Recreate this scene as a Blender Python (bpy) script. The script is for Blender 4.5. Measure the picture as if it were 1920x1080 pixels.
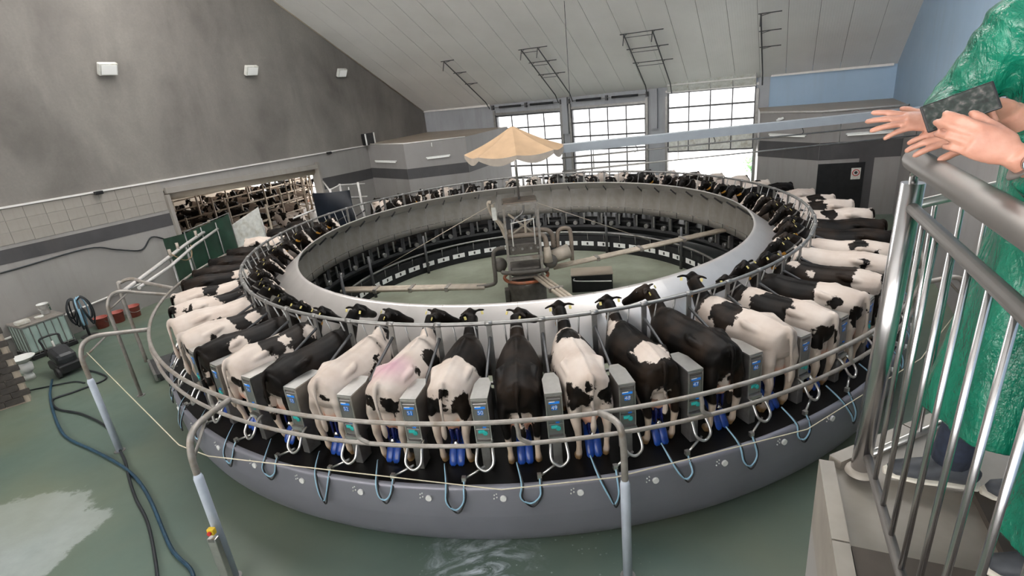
import bpy, bmesh, math, random
from mathutils import Vector, Matrix, noise as mnoise
random.seed(7)
for o in list(bpy.data.objects): bpy.data.objects.remove(o)
SC = bpy.context.scene
COL = SC.collection
V = Vector
PI = math.pi
def rad(a): return math.radians(a)

# ------------------------------------------------------------------ camera
CAM = V((-0.466, -15.5, 6.378))
cam_data = bpy.data.cameras.new('camera')
cam_data.sensor_fit = 'HORIZONTAL'
cam_data.sensor_width = 36.0
cam_data.lens = 36.0 * 1014.2 / 1920.0
cam_data.clip_start = 0.05
cam_data.clip_end = 400
cam = bpy.data.objects.new('camera', cam_data)
COL.objects.link(cam)
_r = V((0.9945764, -0.0358685, -0.0976281)); _u = V((0.1040086, 0.3429907, 0.9335629)); _f = V((0.0, 0.9386537, -0.3448610))
cam.matrix_world = Matrix(((_r.x, _u.x, -_f.x, CAM.x), (_r.y, _u.y, -_f.y, CAM.y), (_r.z, _u.z, -_f.z, CAM.z), (0, 0, 0, 1)))
SC.camera = cam

# ------------------------------------------------------------------ world and exposure
world = bpy.data.worlds.new('overcast_sky'); SC.world = world
world.use_nodes = True
_bg = world.node_tree.nodes['Background']
_bg.inputs[0].default_value = (1.0, 0.975, 0.95, 1)
_bg.inputs[1].default_value = 1.6
SC.view_settings.view_transform = 'Standard'
SC.view_settings.look = 'None'
SC.view_settings.gamma = 1.0
SC.view_settings.use_curve_mapping = False
SC.view_settings.exposure = 2.9

# ------------------------------------------------------------------ helpers
class MB:
    def __init__(s): s.v = []; s.f = []; s.sm = []
    def add(s, vs, fs, smooth=False):
        b = len(s.v); s.v += [tuple(p) for p in vs]
        s.f += [tuple(i + b for i in f) for f in fs]; s.sm += [smooth] * len(fs)
        return s
    def box(s, c, d, rz=0, M=None):
        c = V(c); hx, hy, hz = d[0] / 2, d[1] / 2, d[2] / 2
        R = M if M else Matrix.Rotation(rz, 3, 'Z')
        vs = [c + R @ V((x * hx, y * hy, z * hz)) for x in (-1, 1) for y in (-1, 1) for z in (-1, 1)]
        return s.add(vs, [(0, 1, 3, 2), (4, 6, 7, 5), (0, 4, 5, 1), (2, 3, 7, 6), (0, 2, 6, 4), (1, 5, 7, 3)])
    def bbox(s, c, d, b, rz=0, M=None):
        """bevelled box"""
        bm = bmesh.new(); bmesh.ops.create_cube(bm, size=1)
        for v in bm.verts: v.co = V((v.co.x * d[0], v.co.y * d[1], v.co.z * d[2]))
        bmesh.ops.bevel(bm, geom=bm.edges[:], offset=b, segments=2, affect='EDGES', profile=0.5)
        R = M if M else Matrix.Rotation(rz, 3, 'Z')
        bm.verts.ensure_lookup_table()
        vs = [V(c) + R @ v.co for v in bm.verts]; fs = [tuple(v.index for v in f.verts) for f in bm.faces]
        bm.free(); return s.add(vs, fs, False)
    def tube(s, pts, r, n=8, cap=True, up=None, closed=False):
        pts = [V(p) for p in pts]; m = len(pts)
        rs = [r] * m if not isinstance(r, list) else r
        tan = []
        for i in range(m):
            if closed: t = pts[(i + 1) % m] - pts[i - 1]
            else: t = pts[min(i + 1, m - 1)] - pts[max(i - 1, 0)]
            tan.append(t.normalized() if t.length > 1e-9 else V((0, 0, 1)))
        ref = V(up) if up else (V((0, 0, 1)) if abs(tan[0].z) < 0.9 else V((1, 0, 0)))
        side = tan[0].cross(ref).normalized(); vs = []
        for i in range(m):
            if up and abs(tan[i].dot(V(up))) < 0.97: side = tan[i].cross(V(up)).normalized()
            else:
                side = side - tan[i] * side.dot(tan[i])
                side = side.normalized() if side.length > 1e-6 else tan[i].orthogonal().normalized()
            nrm = side.cross(tan[i]).normalized()
            ra = rs[i]; a, b = (ra, ra) if not isinstance(ra, tuple) else ra
            for k in range(n):
                th = 2 * PI * k / n
                vs.append(pts[i] + side * (math.cos(th) * a) + nrm * (math.sin(th) * b))
        fs = []
        for i in range(m if closed else m - 1):
            j = (i + 1) % m
            for k in range(n):
                l = (k + 1) % n
                fs.append((i * n + k, i * n + l, j * n + l, j * n + k))
        s.add(vs, fs, True)
        if cap and not closed:
            b = len(s.v) - len(vs)
            s.f.append(tuple(b + k for k in reversed(range(n)))); s.sm.append(False)
            s.f.append(tuple(b + (m - 1) * n + k for k in range(n))); s.sm.append(False)
        return s
    def lathe(s, prof, n=96, a0=0, a1=360, smooth=True, c=(0, 0, 0)):
        full = abs(a1 - a0) >= 359.9; m = len(prof); vs = []; c = V(c)
        cnt = n if full else n + 1
        for i in range(cnt):
            t = rad(a0 + (a1 - a0) * i / n)
            for (R, z) in prof: vs.append(c + V((R * math.cos(t), R * math.sin(t), z)))
        fs = []
        for i in range(n):
            j = (i + 1) % cnt
            for k in range(m - 1): fs.append((i * m + k, j * m + k, j * m + k + 1, i * m + k + 1))
        return s.add(vs, fs, smooth)
    def cyl(s, c, r, h, n=16, axis=(0, 0, 1)):
        ax = V(axis).normalized(); return s.tube([V(c), V(c) + ax * h], r, n)
    def sphere(s, c, r, n=10):
        c = V(c); rr = r if isinstance(r, tuple) else (r, r, r); vs = []; fs = []; m = n // 2 + 1
        for i in range(m + 1):
            ph = PI * i / m
            for k in range(n):
                th = 2 * PI * k / n
                vs.append(c + V((rr[0] * math.sin(ph) * math.cos(th), rr[1] * math.sin(ph) * math.sin(th), rr[2] * math.cos(ph))))
        for i in range(m):
            for k in range(n):
                l = (k + 1) % n; fs.append((i * n + k, (i + 1) * n + k, (i + 1) * n + l, i * n + l))
        return s.add(vs, fs, True)
    def mesh(s, name):
        me = bpy.data.meshes.new(name); me.from_pydata(s.v, [], s.f)
        me.polygons.foreach_set('use_smooth', s.sm); me.update()
        return me
    def build(s, name, mat, parent=None):
        return mobj(name, s.mesh(name), mat, parent)
def mobj(name, me, mat, parent=None, loc=None, rz=None, objmat=False):
    o = bpy.data.objects.new(name, me); COL.objects.link(o)
    if mat is not None:
        if objmat:
            if not me.materials: me.materials.append(None)
            o.material_slots[0].link = 'OBJECT'; o.material_slots[0].material = mat
        elif not me.materials: me.materials.append(mat)
    if parent: o.parent = parent
    if loc is not None: o.location = loc
    if rz is not None: o.rotation_euler = (0, 0, rz)
    return o
def tag(o, label=None, cat=None, group=None, kind=None):
    if label: o['label'] = label
    if cat: o['category'] = cat
    if group: o['group'] = group
    if kind: o['kind'] = kind
    return o
def thing(name, label, cat, loc=(0, 0, 0), rz=0, group=None):
    o = bpy.data.objects.new(name, None); COL.objects.link(o); o.location = loc; o.rotation_euler = (0, 0, rz)
    o.empty_display_size = 0.2
    return tag(o, label, cat, group)
def struct(name, mb, mat, parent=None):
    o = mb.build(name, mat, parent)
    if not parent: o['kind'] = 'structure'
    return o
def smoothpath(pts, k=6, closed=False):
    pts = [V(p) for p in pts]; out = []; m = len(pts)
    rng = range(m if closed else m - 1)
    for i in rng:
        if closed: p0, p1, p2, p3 = pts[i - 1], pts[i], pts[(i + 1) % m], pts[(i + 2) % m]
        else: p0, p1, p2, p3 = pts[max(i - 1, 0)], pts[i], pts[i + 1], pts[min(i + 2, m - 1)]
        for j in range(k):
            t = j / k
            out.append(0.5 * ((2 * p1) + (p2 - p0) * t + (2 * p0 - 5 * p1 + 4 * p2 - p3) * t * t + (3 * p1 - p0 - 3 * p2 + p3) * t ** 3))
    if not closed: out.append(pts[-1])
    return out
def remeshed(mb, name, voxel, iters=4, factor=0.5):
    me = mb.mesh(name + '_raw'); o = bpy.data.objects.new(name + '_raw', me); COL.objects.link(o)
    m = o.modifiers.new('r', 'REMESH'); m.mode = 'VOXEL'; m.voxel_size = voxel; m.use_smooth_shade = True
    if iters:
        m2 = o.modifiers.new('s', 'SMOOTH'); m2.factor = factor; m2.iterations = iters
    dg = bpy.context.evaluated_depsgraph_get(); dg.update()
    out = bpy.data.meshes.new_from_object(o.evaluated_get(dg)); out.name = name
    bpy.data.objects.remove(o); bpy.data.meshes.remove(me)
    out.polygons.foreach_set('use_smooth', [True] * len(out.polygons))
    return out
def pol(R, ang, z): t = rad(ang); return V((R * math.cos(t), R * math.sin(t), z))
TH = rad(28)
def NA(n, a, z=0): return V((n * math.cos(TH) + a * math.sin(TH), -n * math.sin(TH) + a * math.cos(TH), z))
RZ_A = PI / 2 - TH      # rotation that takes local +x to the direction along the left wall
def text_mesh(txt, size, depth=0.0):
    cu = bpy.data.curves.new('t', 'FONT'); cu.body = txt; cu.size = size; cu.align_x = 'CENTER'; cu.align_y = 'CENTER'; cu.extrude = depth
    o = bpy.data.objects.new('t', cu); COL.objects.link(o)
    dg = bpy.context.evaluated_depsgraph_get(); me = bpy.data.meshes.new_from_object(o.evaluated_get(dg))
    bpy.data.objects.remove(o); bpy.data.curves.remove(cu); return me

# ------------------------------------------------------------------ materials
class NT:
    def __init__(s, name):
        s.m = bpy.data.materials.new(name); s.m.use_nodes = True; s.t = s.m.node_tree; s.b = s.t.nodes['Principled BSDF']
    def n(s, typ, **kw):
        x = s.t.nodes.new(typ)
        for k, v in kw.items():
            if k.startswith('i_'):
                key = k[2:]; key = int(key) if key.isdigit() else key
                if isinstance(v, bpy.types.NodeSocket): s.t.links.new(v, x.inputs[key])
                else: x.inputs[key].default_value = v
            else: setattr(x, k, v)
        return x
    def l(s, a, b): s.t.links.new(a, b)
    def coord(s, kind='Object'): return s.n('ShaderNodeTexCoord').outputs[kind]
    def math(s, op, a, b=0.0, clamp=False):
        x = s.n('ShaderNodeMath', operation=op, use_clamp=clamp)
        for i, v in enumerate((a, b)):
            if isinstance(v, bpy.types.NodeSocket): s.l(v, x.inputs[i])
            else: x.inputs[i].default_value = v
        return x.outputs[0]
    def mix(s, f, a, b):
        x = s.n('ShaderNodeMix', data_type='RGBA')
        for i, v in ((0, f), (6, a), (7, b)):
            if isinstance(v, bpy.types.NodeSocket): s.l(v, x.inputs[i])
            else: x.inputs[i].default_value = v if i == 0 else (*v[:3], 1)
        return x.outputs[2]
    def noise(s, scale, vec=None, detail=3, rough=0.5, dist=0.0):
        x = s.n('ShaderNodeTexNoise'); x.inputs['Scale'].default_value = scale; x.inputs['Detail'].default_value = detail
        x.inputs['Roughness'].default_value = rough; x.inputs['Distortion'].default_value = dist
        if vec is not None: s.l(vec, x.inputs['Vector'])
        return x
    def ramp(s, f, stops):
        x = s.n('ShaderNodeValToRGB'); e = x.color_ramp.elements
        while len(e) < len(stops): e.new(0.5)
        for q, (p, c) in zip(e, stops): q.position = p; q.color = (*c[:3], 1)
        s.l(f, x.inputs[0]); return x.outputs[0]
    def scalevec(s, vec, sc):
        x = s.n('ShaderNodeVectorMath', operation='MULTIPLY'); s.l(vec, x.inputs[0]); x.inputs[1].default_value = sc; return x.outputs[0]
    def bump(s, h, strength=0.2, dist=0.02):
        x = s.n('ShaderNodeBump'); x.inputs['Strength'].default_value = strength; x.inputs['Distance'].default_value = dist
        s.l(h, x.inputs['Height']); s.l(x.outputs[0], s.b.inputs['Normal'])
    def set(s, **kw):
        for k, v in kw.items():
            key = {'col': 'Base Color', 'rough': 'Roughness', 'metal': 'Metallic', 'spec': 'Specular IOR Level', 'alpha': 'Alpha', 'trans': 'Transmission Weight', 'coat': 'Coat Weight', 'sss': 'Subsurface Weight', 'sheen': 'Sheen Weight'}[k]
            if isinstance(v, bpy.types.NodeSocket): s.l(v, s.b.inputs[key])
            elif key == 'Base Color': s.b.inputs[key].default_value = (*v[:3], 1)
            else: s.b.inputs[key].default_value = v
        return s
def plain(name, col, rough=0.5, metal=0.0, var=0.12, scale=6.0, spec=0.5, bump=0.0, dirt=None):
    t = NT(name); nz = t.noise(scale, t.coord(), 4)
    f = nz.outputs[0]
    lo = tuple(c * (1 - var) for c in col); hi = tuple(min(1, c * (1 + var)) for c in col)
    c = t.ramp(f, [(0.3, lo), (0.7, hi)])
    if dirt:
        d = t.noise(scale * 0.45, t.coord(), 6, 0.65).outputs[0]
        c = t.mix(t.ramp(d, [(0.5, (0, 0, 0)), (0.72, (1, 1, 1))]), c, dirt)
    t.set(col=c, rough=rough, metal=metal, spec=spec)
    if bump: t.bump(f, bump)
    return t.m
M = {}
M['black_rubber'] = plain('black_rubber', (0.004, 0.004, 0.0045), 0.42, 0, 0.5, 4, spec=0.25)
M['handrail'] = plain('matt_taupe_steel', (0.27, 0.25, 0.235), 0.42, 0.6, 0.04, 8)
M['galv'] = plain('galvanised_steel', (0.29, 0.285, 0.275), 0.42, 0.75, 0.14, 9)
M['galv_dirty'] = plain('weathered_galvanised_steel', (0.31, 0.285, 0.26), 0.5, 0.4, 0.16, 7, dirt=(0.22, 0.18, 0.14))
M['painted_pipe'] = plain('pale_painted_pipe', (0.50, 0.48, 0.46), 0.5, 0.1, 0.1, 8)
M['pale_post'] = plain('pale_blue_grey_painted_steel', (0.50, 0.55, 0.63), 0.55, 0.05, 0.08, 5)
M['stainless'] = plain('brushed_stainless', (0.56, 0.55, 0.53), 0.3, 0.9, 0.06, 12)
M['stainless_side'] = plain('dull_stainless', (0.27, 0.255, 0.24), 0.4, 0.75, 0.1, 6)
M['panel_steel'] = plain('brushed_dark_stainless', (0.36, 0.35, 0.35), 0.3, 0.95, 0.06, 10)
M['chrome'] = plain('polished_stainless', (0.72, 0.71, 0.70), 0.16, 1.0, 0.03, 10)
M['rail_steel'] = plain('satin_stainless_tube', (0.66, 0.645, 0.65), 0.24, 1.0, 0.03, 10)
M['skirt'] = plain('blue_grey_painted_steel', (0.22, 0.22, 0.255), 0.4, 0.3, 0.06, 1.2)
M['shield'] = plain('matt_stainless_sheet', (0.55, 0.52, 0.50), 0.36, 0.55, 0.06, 2.0)
M['inner_wall'] = plain('grey_sheet_metal', (0.28, 0.26, 0.24), 0.5, 0.3, 0.1, 1.5, dirt=(0.20, 0.175, 0.15))
M['dark_frame'] = plain('dark_steel', (0.014, 0.0145, 0.016), 0.5, 0.3, 0.3, 4)
M['mid_frame'] = plain('grey_steel', (0.085, 0.085, 0.088), 0.5, 0.5, 0.2, 5)
M['black'] = plain('black_plastic', (0.012, 0.012, 0.013), 0.4, 0, 0.3, 10)
M['white_plastic'] = plain('white_plastic', (0.75, 0.75, 0.73), 0.4, 0, 0.05, 8)
M['white_dirty'] = plain('white_dirty_plastic', (0.62, 0.62, 0.58), 0.5, 0, 0.15, 7, dirt=(0.4, 0.37, 0.3))
M['blue'] = plain('blue_plastic', (0.01, 0.055, 0.30), 0.3, 0, 0.2, 8)
M['navy'] = plain('navy_plastic', (0.012, 0.018, 0.12), 0.25, 0, 0.3, 8)
M['lightblue'] = plain('light_blue_hose_rubber', (0.28, 0.48, 0.62), 0.35, 0, 0.1, 8)
M['sticker'] = plain('blue_printed_label', (0.02, 0.22, 0.75), 0.35, 0, 0.06, 8)
M['teal'] = plain('teal_button', (0.03, 0.45, 0.42), 0.35, 0, 0.1, 8)
M['red'] = plain('red_plastic', (0.5, 0.035, 0.03), 0.4, 0, 0.1, 8)
M['red_bucket'] = plain('faded_red_plastic', (0.36, 0.085, 0.065), 0.5, 0, 0.2, 6)
M['yellow'] = plain('yellow_plastic', (0.72, 0.48, 0.03), 0.4, 0, 0.1, 8)
M['tag_yellow'] = plain('yellow_ear_tag_plastic', (0.62, 0.52, 0.18), 0.4, 0, 0.08, 8)
M['collar'] = plain('orange_strap', (0.62, 0.30, 0.04), 0.6, 0, 0.15, 20)
M['strap_grey'] = plain('pale_grey_strap', (0.16, 0.15, 0.14), 0.6, 0, 0.15, 20)
M['orange_ring'] = plain('rusty_orange_paint', (0.36, 0.10, 0.04), 0.55, 0, 0.25, 8, dirt=(0.2, 0.13, 0.09))
M['brown_pipe'] = plain('dusty_brown_pipe', (0.24, 0.19, 0.15), 0.6, 0.1, 0.2, 5)
M['beige_pipe'] = plain('dusty_beige_pipe', (0.42, 0.36, 0.29), 0.6, 0.1, 0.15, 5)
M['dusty_grey'] = plain('dusty_grey_machine_paint', (0.10, 0.088, 0.076), 0.6, 0.1, 0.25, 6)
M['canvas'] = plain('tan_canvas', (0.34, 0.225, 0.13), 0.75, 0, 0.1, 3)
M['canvas_pale'] = plain('cream_canvas', (0.40, 0.345, 0.29), 0.75, 0, 0.1, 4)
M['green_tarp'] = plain('dark_green_tarpaulin', (0.012, 0.045, 0.026), 0.5, 0, 0.25, 3, bump=0.3)
M['hose'] = plain('dark_hose_rubber', (0.016, 0.02, 0.024), 0.45, 0, 0.3, 10)
M['blue_hose'] = plain('dark_blue_hose_rubber', (0.02, 0.06, 0.10), 0.4, 0, 0.3, 10)
M['cord'] = plain('yellowish_cord', (0.55, 0.50, 0.38), 0.7, 0, 0.1, 20)
M['rope_white'] = plain('white_paint', (0.7, 0.68, 0.65), 0.5, 0, 0.06, 5)
M['beam_white'] = plain('pale_blue_white_paint', (0.30, 0.325, 0.35), 0.5, 0, 0.06, 3)
M['eye'] = plain('dark_eye', (0.01, 0.008, 0.008), 0.08, 0, 0.1, 3)
M['tyre'] = plain('tyre_rubber', (0.03, 0.03, 0.03), 0.6, 0, 0.2, 8)
M['stone_edge'] = plain('beige_stone', (0.27, 0.24, 0.205), 0.5, 0, 0.12, 7, bump=0.05)
M['stone_tile'] = plain('taupe_floor_tile', (0.085, 0.071, 0.06), 0.7, 0, 0.12, 9, spec=0.25)
M['split_stone'] = plain('dark_split_stone', (0.045, 0.038, 0.033), 0.7, 0, 0.4, 9, bump=0.2)
M['number_white'] = plain('white_print', (0.85, 0.87, 0.9), 0.5, 0, 0.02, 5)
M['number_black'] = plain('black_print', (0.02, 0.02, 0.02), 0.5, 0, 0.02, 5)
M['spring'] = plain('dark_spring_steel', (0.03, 0.03, 0.035), 0.5, 0.4, 0.2, 8)
M['grout'] = plain('dark_grout', (0.12, 0.11, 0.10), 0.8, 0, 0.2, 8)
M['wood_rail'] = plain('weathered_tan_steel', (0.36, 0.30, 0.23), 0.65, 0.1, 0.2, 6)
def concrete_dark():
    t = NT('dark_brushed_concrete'); g = t.coord()
    big = t.noise(0.22, g, 5, 0.6).outputs[0]
    streak = t.noise(1.0, t.scalevec(g, (0.5, 0.5, 0.2)), 6, 0.6, 0.6).outputs[0]
    fine = t.noise(14, g, 4, 0.6).outputs[0]
    c = t.ramp(big, [(0.3, (0.125, 0.115, 0.105)), (0.7, (0.255, 0.238, 0.215))])
    c = t.mix(t.math('MULTIPLY', t.ramp(streak, [(0.4, (0, 0, 0)), (0.75, (1, 1, 1))]), 0.5), c, (0.37, 0.345, 0.31))
    c = t.mix(t.math('MULTIPLY', fine, 0.35), c, (0.08, 0.075, 0.07))
    t.set(col=c, rough=0.75, spec=0.25); t.bump(fine, 0.12, 0.01); return t.m
M['concrete_dark'] = concrete_dark()
def wall_light(name, lo, hi, stain):
    t = NT(name); g = t.coord()
    a = t.noise(0.5, g, 5, 0.6).outputs[0]; s = t.noise(1.0, t.scalevec(g, (2.5, 2.5, 0.25)), 5, 0.65).outputs[0]
    c = t.ramp(a, [(0.3, lo), (0.7, hi)])
    c = t.mix(t.math('MULTIPLY', t.ramp(s, [(0.5, (0, 0, 0)), (0.8, (1, 1, 1))]), 0.5), c, stain)
    t.set(col=c, rough=0.5, spec=0.35); return t.m
M['wall_tile'] = wall_light('pale_wall_panel', (0.27, 0.245, 0.22), (0.34, 0.315, 0.285), (0.18, 0.145, 0.11))
M['wall_smooth'] = wall_light('pale_grey_wall', (0.27, 0.255, 0.245), (0.33, 0.315, 0.30), (0.22, 0.20, 0.18))
M['wall_lower'] = wall_light('grey_wall', (0.25, 0.235, 0.23), (0.30, 0.285, 0.28), (0.2, 0.18, 0.165))
M['band'] = wall_light('charcoal_wall_band', (0.055, 0.053, 0.055), (0.085, 0.082, 0.085), (0.10, 0.09, 0.085))
M['blue_wall'] = wall_light('light_blue_wall', (0.30, 0.42, 0.56), (0.34, 0.46, 0.60), (0.30, 0.38, 0.47))
M['grey_panel'] = wall_light('blue_grey_panel', (0.30, 0.31, 0.33), (0.38, 0.39, 0.41), (0.2, 0.19, 0.19))
M['ledge'] = wall_light('tan_dusty_ledge', (0.34, 0.28, 0.22), (0.42, 0.36, 0.29), (0.3, 0.25, 0.2))
def ceil_mat():
    t = NT('white_ribbed_panel'); g = t.coord('UV')
    w = t.n('ShaderNodeTexWave', wave_type='BANDS', bands_direction='X'); w.inputs['Scale'].default_value = 3.2; t.l(g, w.inputs['Vector'])
    nz = t.noise(0.5, t.coord(), 3).outputs[0]
    t.set(col=t.ramp(nz, [(0.3, (0.72, 0.70, 0.675)), (0.7, (0.80, 0.78, 0.755))]), rough=0.45, spec=0.4)
    t.bump(w.outputs[0], 0.25, 0.01); return t.m
M['ceiling'] = ceil_mat()
def floor_mat():
    t = NT('green_wet_epoxy_floor'); g = t.coord()
    a = t.noise(0.35, g, 6, 0.6).outputs[0]; b = t.noise(2.2, g, 6, 0.65).outputs[0]
    c = t.ramp(a, [(0.3, (0.075, 0.115, 0.100)), (0.55, (0.105, 0.15, 0.125)), (0.75, (0.14, 0.185, 0.15))])
    c = t.mix(t.math('MULTIPLY', b, 0.4), c, (0.10, 0.13, 0.10))
    sx = t.n('ShaderNodeSeparateXYZ'); t.l(g, sx.inputs[0])
    # dried milk-white wash at one spot, with its own ragged outline
    wob = t.noise(1.1, g, 6, 0.7).outputs[0]
    def spot(cx, cy, r, soft):
        d = t.n('ShaderNodeVectorMath', operation='DISTANCE'); t.l(g, d.inputs[0]); d.inputs[1].default_value = (cx, cy, 0)
        v = t.math('ADD', d.outputs['Value'], t.math('MULTIPLY', wob, 1.6))
        return t.math('DIVIDE', t.math('SUBTRACT', r + 0.8, v), soft, True)
    s1 = spot(-9.6, -8.3, 1.6, 0.12)
    s1b = t.math('MULTIPLY', s1, t.math('ADD', t.math('MULTIPLY', b, 0.6), 0.35), True)
    c = t.mix(s1b, c, (0.42, 0.46, 0.46))
    # foam swirls
    fv = t.scalevec(g, (0.9, 2.0, 1)); sw = t.noise(1.4, fv, 7, 0.72, 1.6).outputs[0]
    s2 = t.math('MULTIPLY', spot(-1.3, -9.6, 1.0, 0.9), t.ramp(sw, [(0.46, (0, 0, 0)), (0.62, (1, 1, 1))]))
    c = t.mix(s2, c, (0.6, 0.66, 0.72))
    bl = t.n('ShaderNodeTexVoronoi'); bl.inputs['Scale'].default_value = 9; t.l(g, bl.inputs['Vector'])
    dots = t.math('LESS_THAN', bl.outputs['Distance'], 0.13)
    s3 = t.math('MULTIPLY', t.math('MULTIPLY', spot(-0.8, -9.8, 2.0, 1.4), dots), 0.55)
    c = t.mix(s3, c, (0.4, 0.46, 0.44))
    yl = t.noise(0.25, t.scalevec(g, (1, 1, 1)), 3).outputs[0]
    c = t.mix(t.math('MULTIPLY', t.ramp(yl, [(0.42, (0, 0, 0)), (0.62, (1, 1, 1))]), 0.45), c, (0.17, 0.175, 0.11))
    t.set(col=c, rough=t.math('ADD', t.math('MULTIPLY', b, 0.25), 0.22), spec=0.4); return t.m
M['floor'] = floor_mat()
M['pit_floor'] = (lambda t: (t.set(col=t.ramp(t.noise(0.55, t.coord(), 6, 0.6).outputs[0], [(0.3, (0.15, 0.155, 0.115)), (0.5, (0.22, 0.235, 0.18)), (0.72, (0.31, 0.33, 0.265))]), rough=0.42, spec=0.45), t.m)[1])(NT('pale_green_pit_floor'))
def glass():
    t = NT('door_glazing'); tr = t.n('ShaderNodeBsdfTransparent'); tr.inputs[0].default_value = (0.48, 0.485, 0.49, 1)
    gl = t.n('ShaderNodeBsdfGlossy'); gl.inputs['Roughness'].default_value = 0.06
    mx = t.n('ShaderNodeMixShader'); mx.inputs[0].default_value = 0.06
    t.l(tr.outputs[0], mx.inputs[1]); t.l(gl.outputs[0], mx.inputs[2]); t.l(mx.outputs[0], t.t.nodes['Material Output'].inputs[0]); return t.m
M['glass'] = glass()
def lampmat(name, col, st):
    t = NT(name); t.set(col=(0.8, 0.8, 0.78), rough=0.3)
    t.b.inputs['Emission Color'].default_value = (*col, 1); t.b.inputs['Emission Strength'].default_value = st; return t.m
M['tube_lamp'] = lampmat('fluorescent_tube', (1, 0.97, 0.92), 0.03)
M['flood_glass'] = lampmat('floodlight_glass', (1, 0.98, 0.94), 0.02)
def coat_mat():
    t = NT('green_plastic_raincoat'); g = t.coord()
    a = t.noise(7, t.scalevec(g, (1, 1, 0.4)), 5, 0.6, 0.8).outputs[0]; b = t.noise(38, g, 4, 0.6, 1.0).outputs[0]
    c = t.ramp(a, [(0.3, (0.004, 0.10, 0.062)), (0.6, (0.008, 0.19, 0.115)), (0.8, (0.02, 0.27, 0.17))])
    t.set(col=c, rough=0.24, spec=0.6)
    h = t.math('ADD', t.math('MULTIPLY', a, 1.0), t.math('MULTIPLY', b, 0.18)); t.bump(h, 0.7, 0.05); return t.m
M['coat'] = coat_mat()
def skin_mat():
    t = NT('skin'); g = t.coord(); a = t.noise(30, g, 4).outputs[0]
    t.set(col=t.ramp(a, [(0.3, (0.50, 0.235, 0.165)), (0.7, (0.60, 0.31, 0.225))]), rough=0.45, sss=0.12)
    t.b.inputs['Subsurface Radius'].default_value = (0.02, 0.008, 0.005)
    t.bump(t.noise(160, g, 3).outputs[0], 0.12, 0.004); return t.m
M['skin'] = skin_mat()
M['hair'] = plain('dark_brown_hair', (0.03, 0.02, 0.014), 0.5, 0, 0.4, 40)
M['trouser'] = plain('dark_blue_denim', (0.02, 0.028, 0.05), 0.8, 0, 0.25, 40)
M['shoe'] = plain('charcoal_canvas_shoe', (0.05, 0.055, 0.065), 0.6, 0, 0.15, 30)
M['sole'] = plain('off_white_rubber', (0.62, 0.58, 0.5), 0.6, 0, 0.1, 20)

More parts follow.
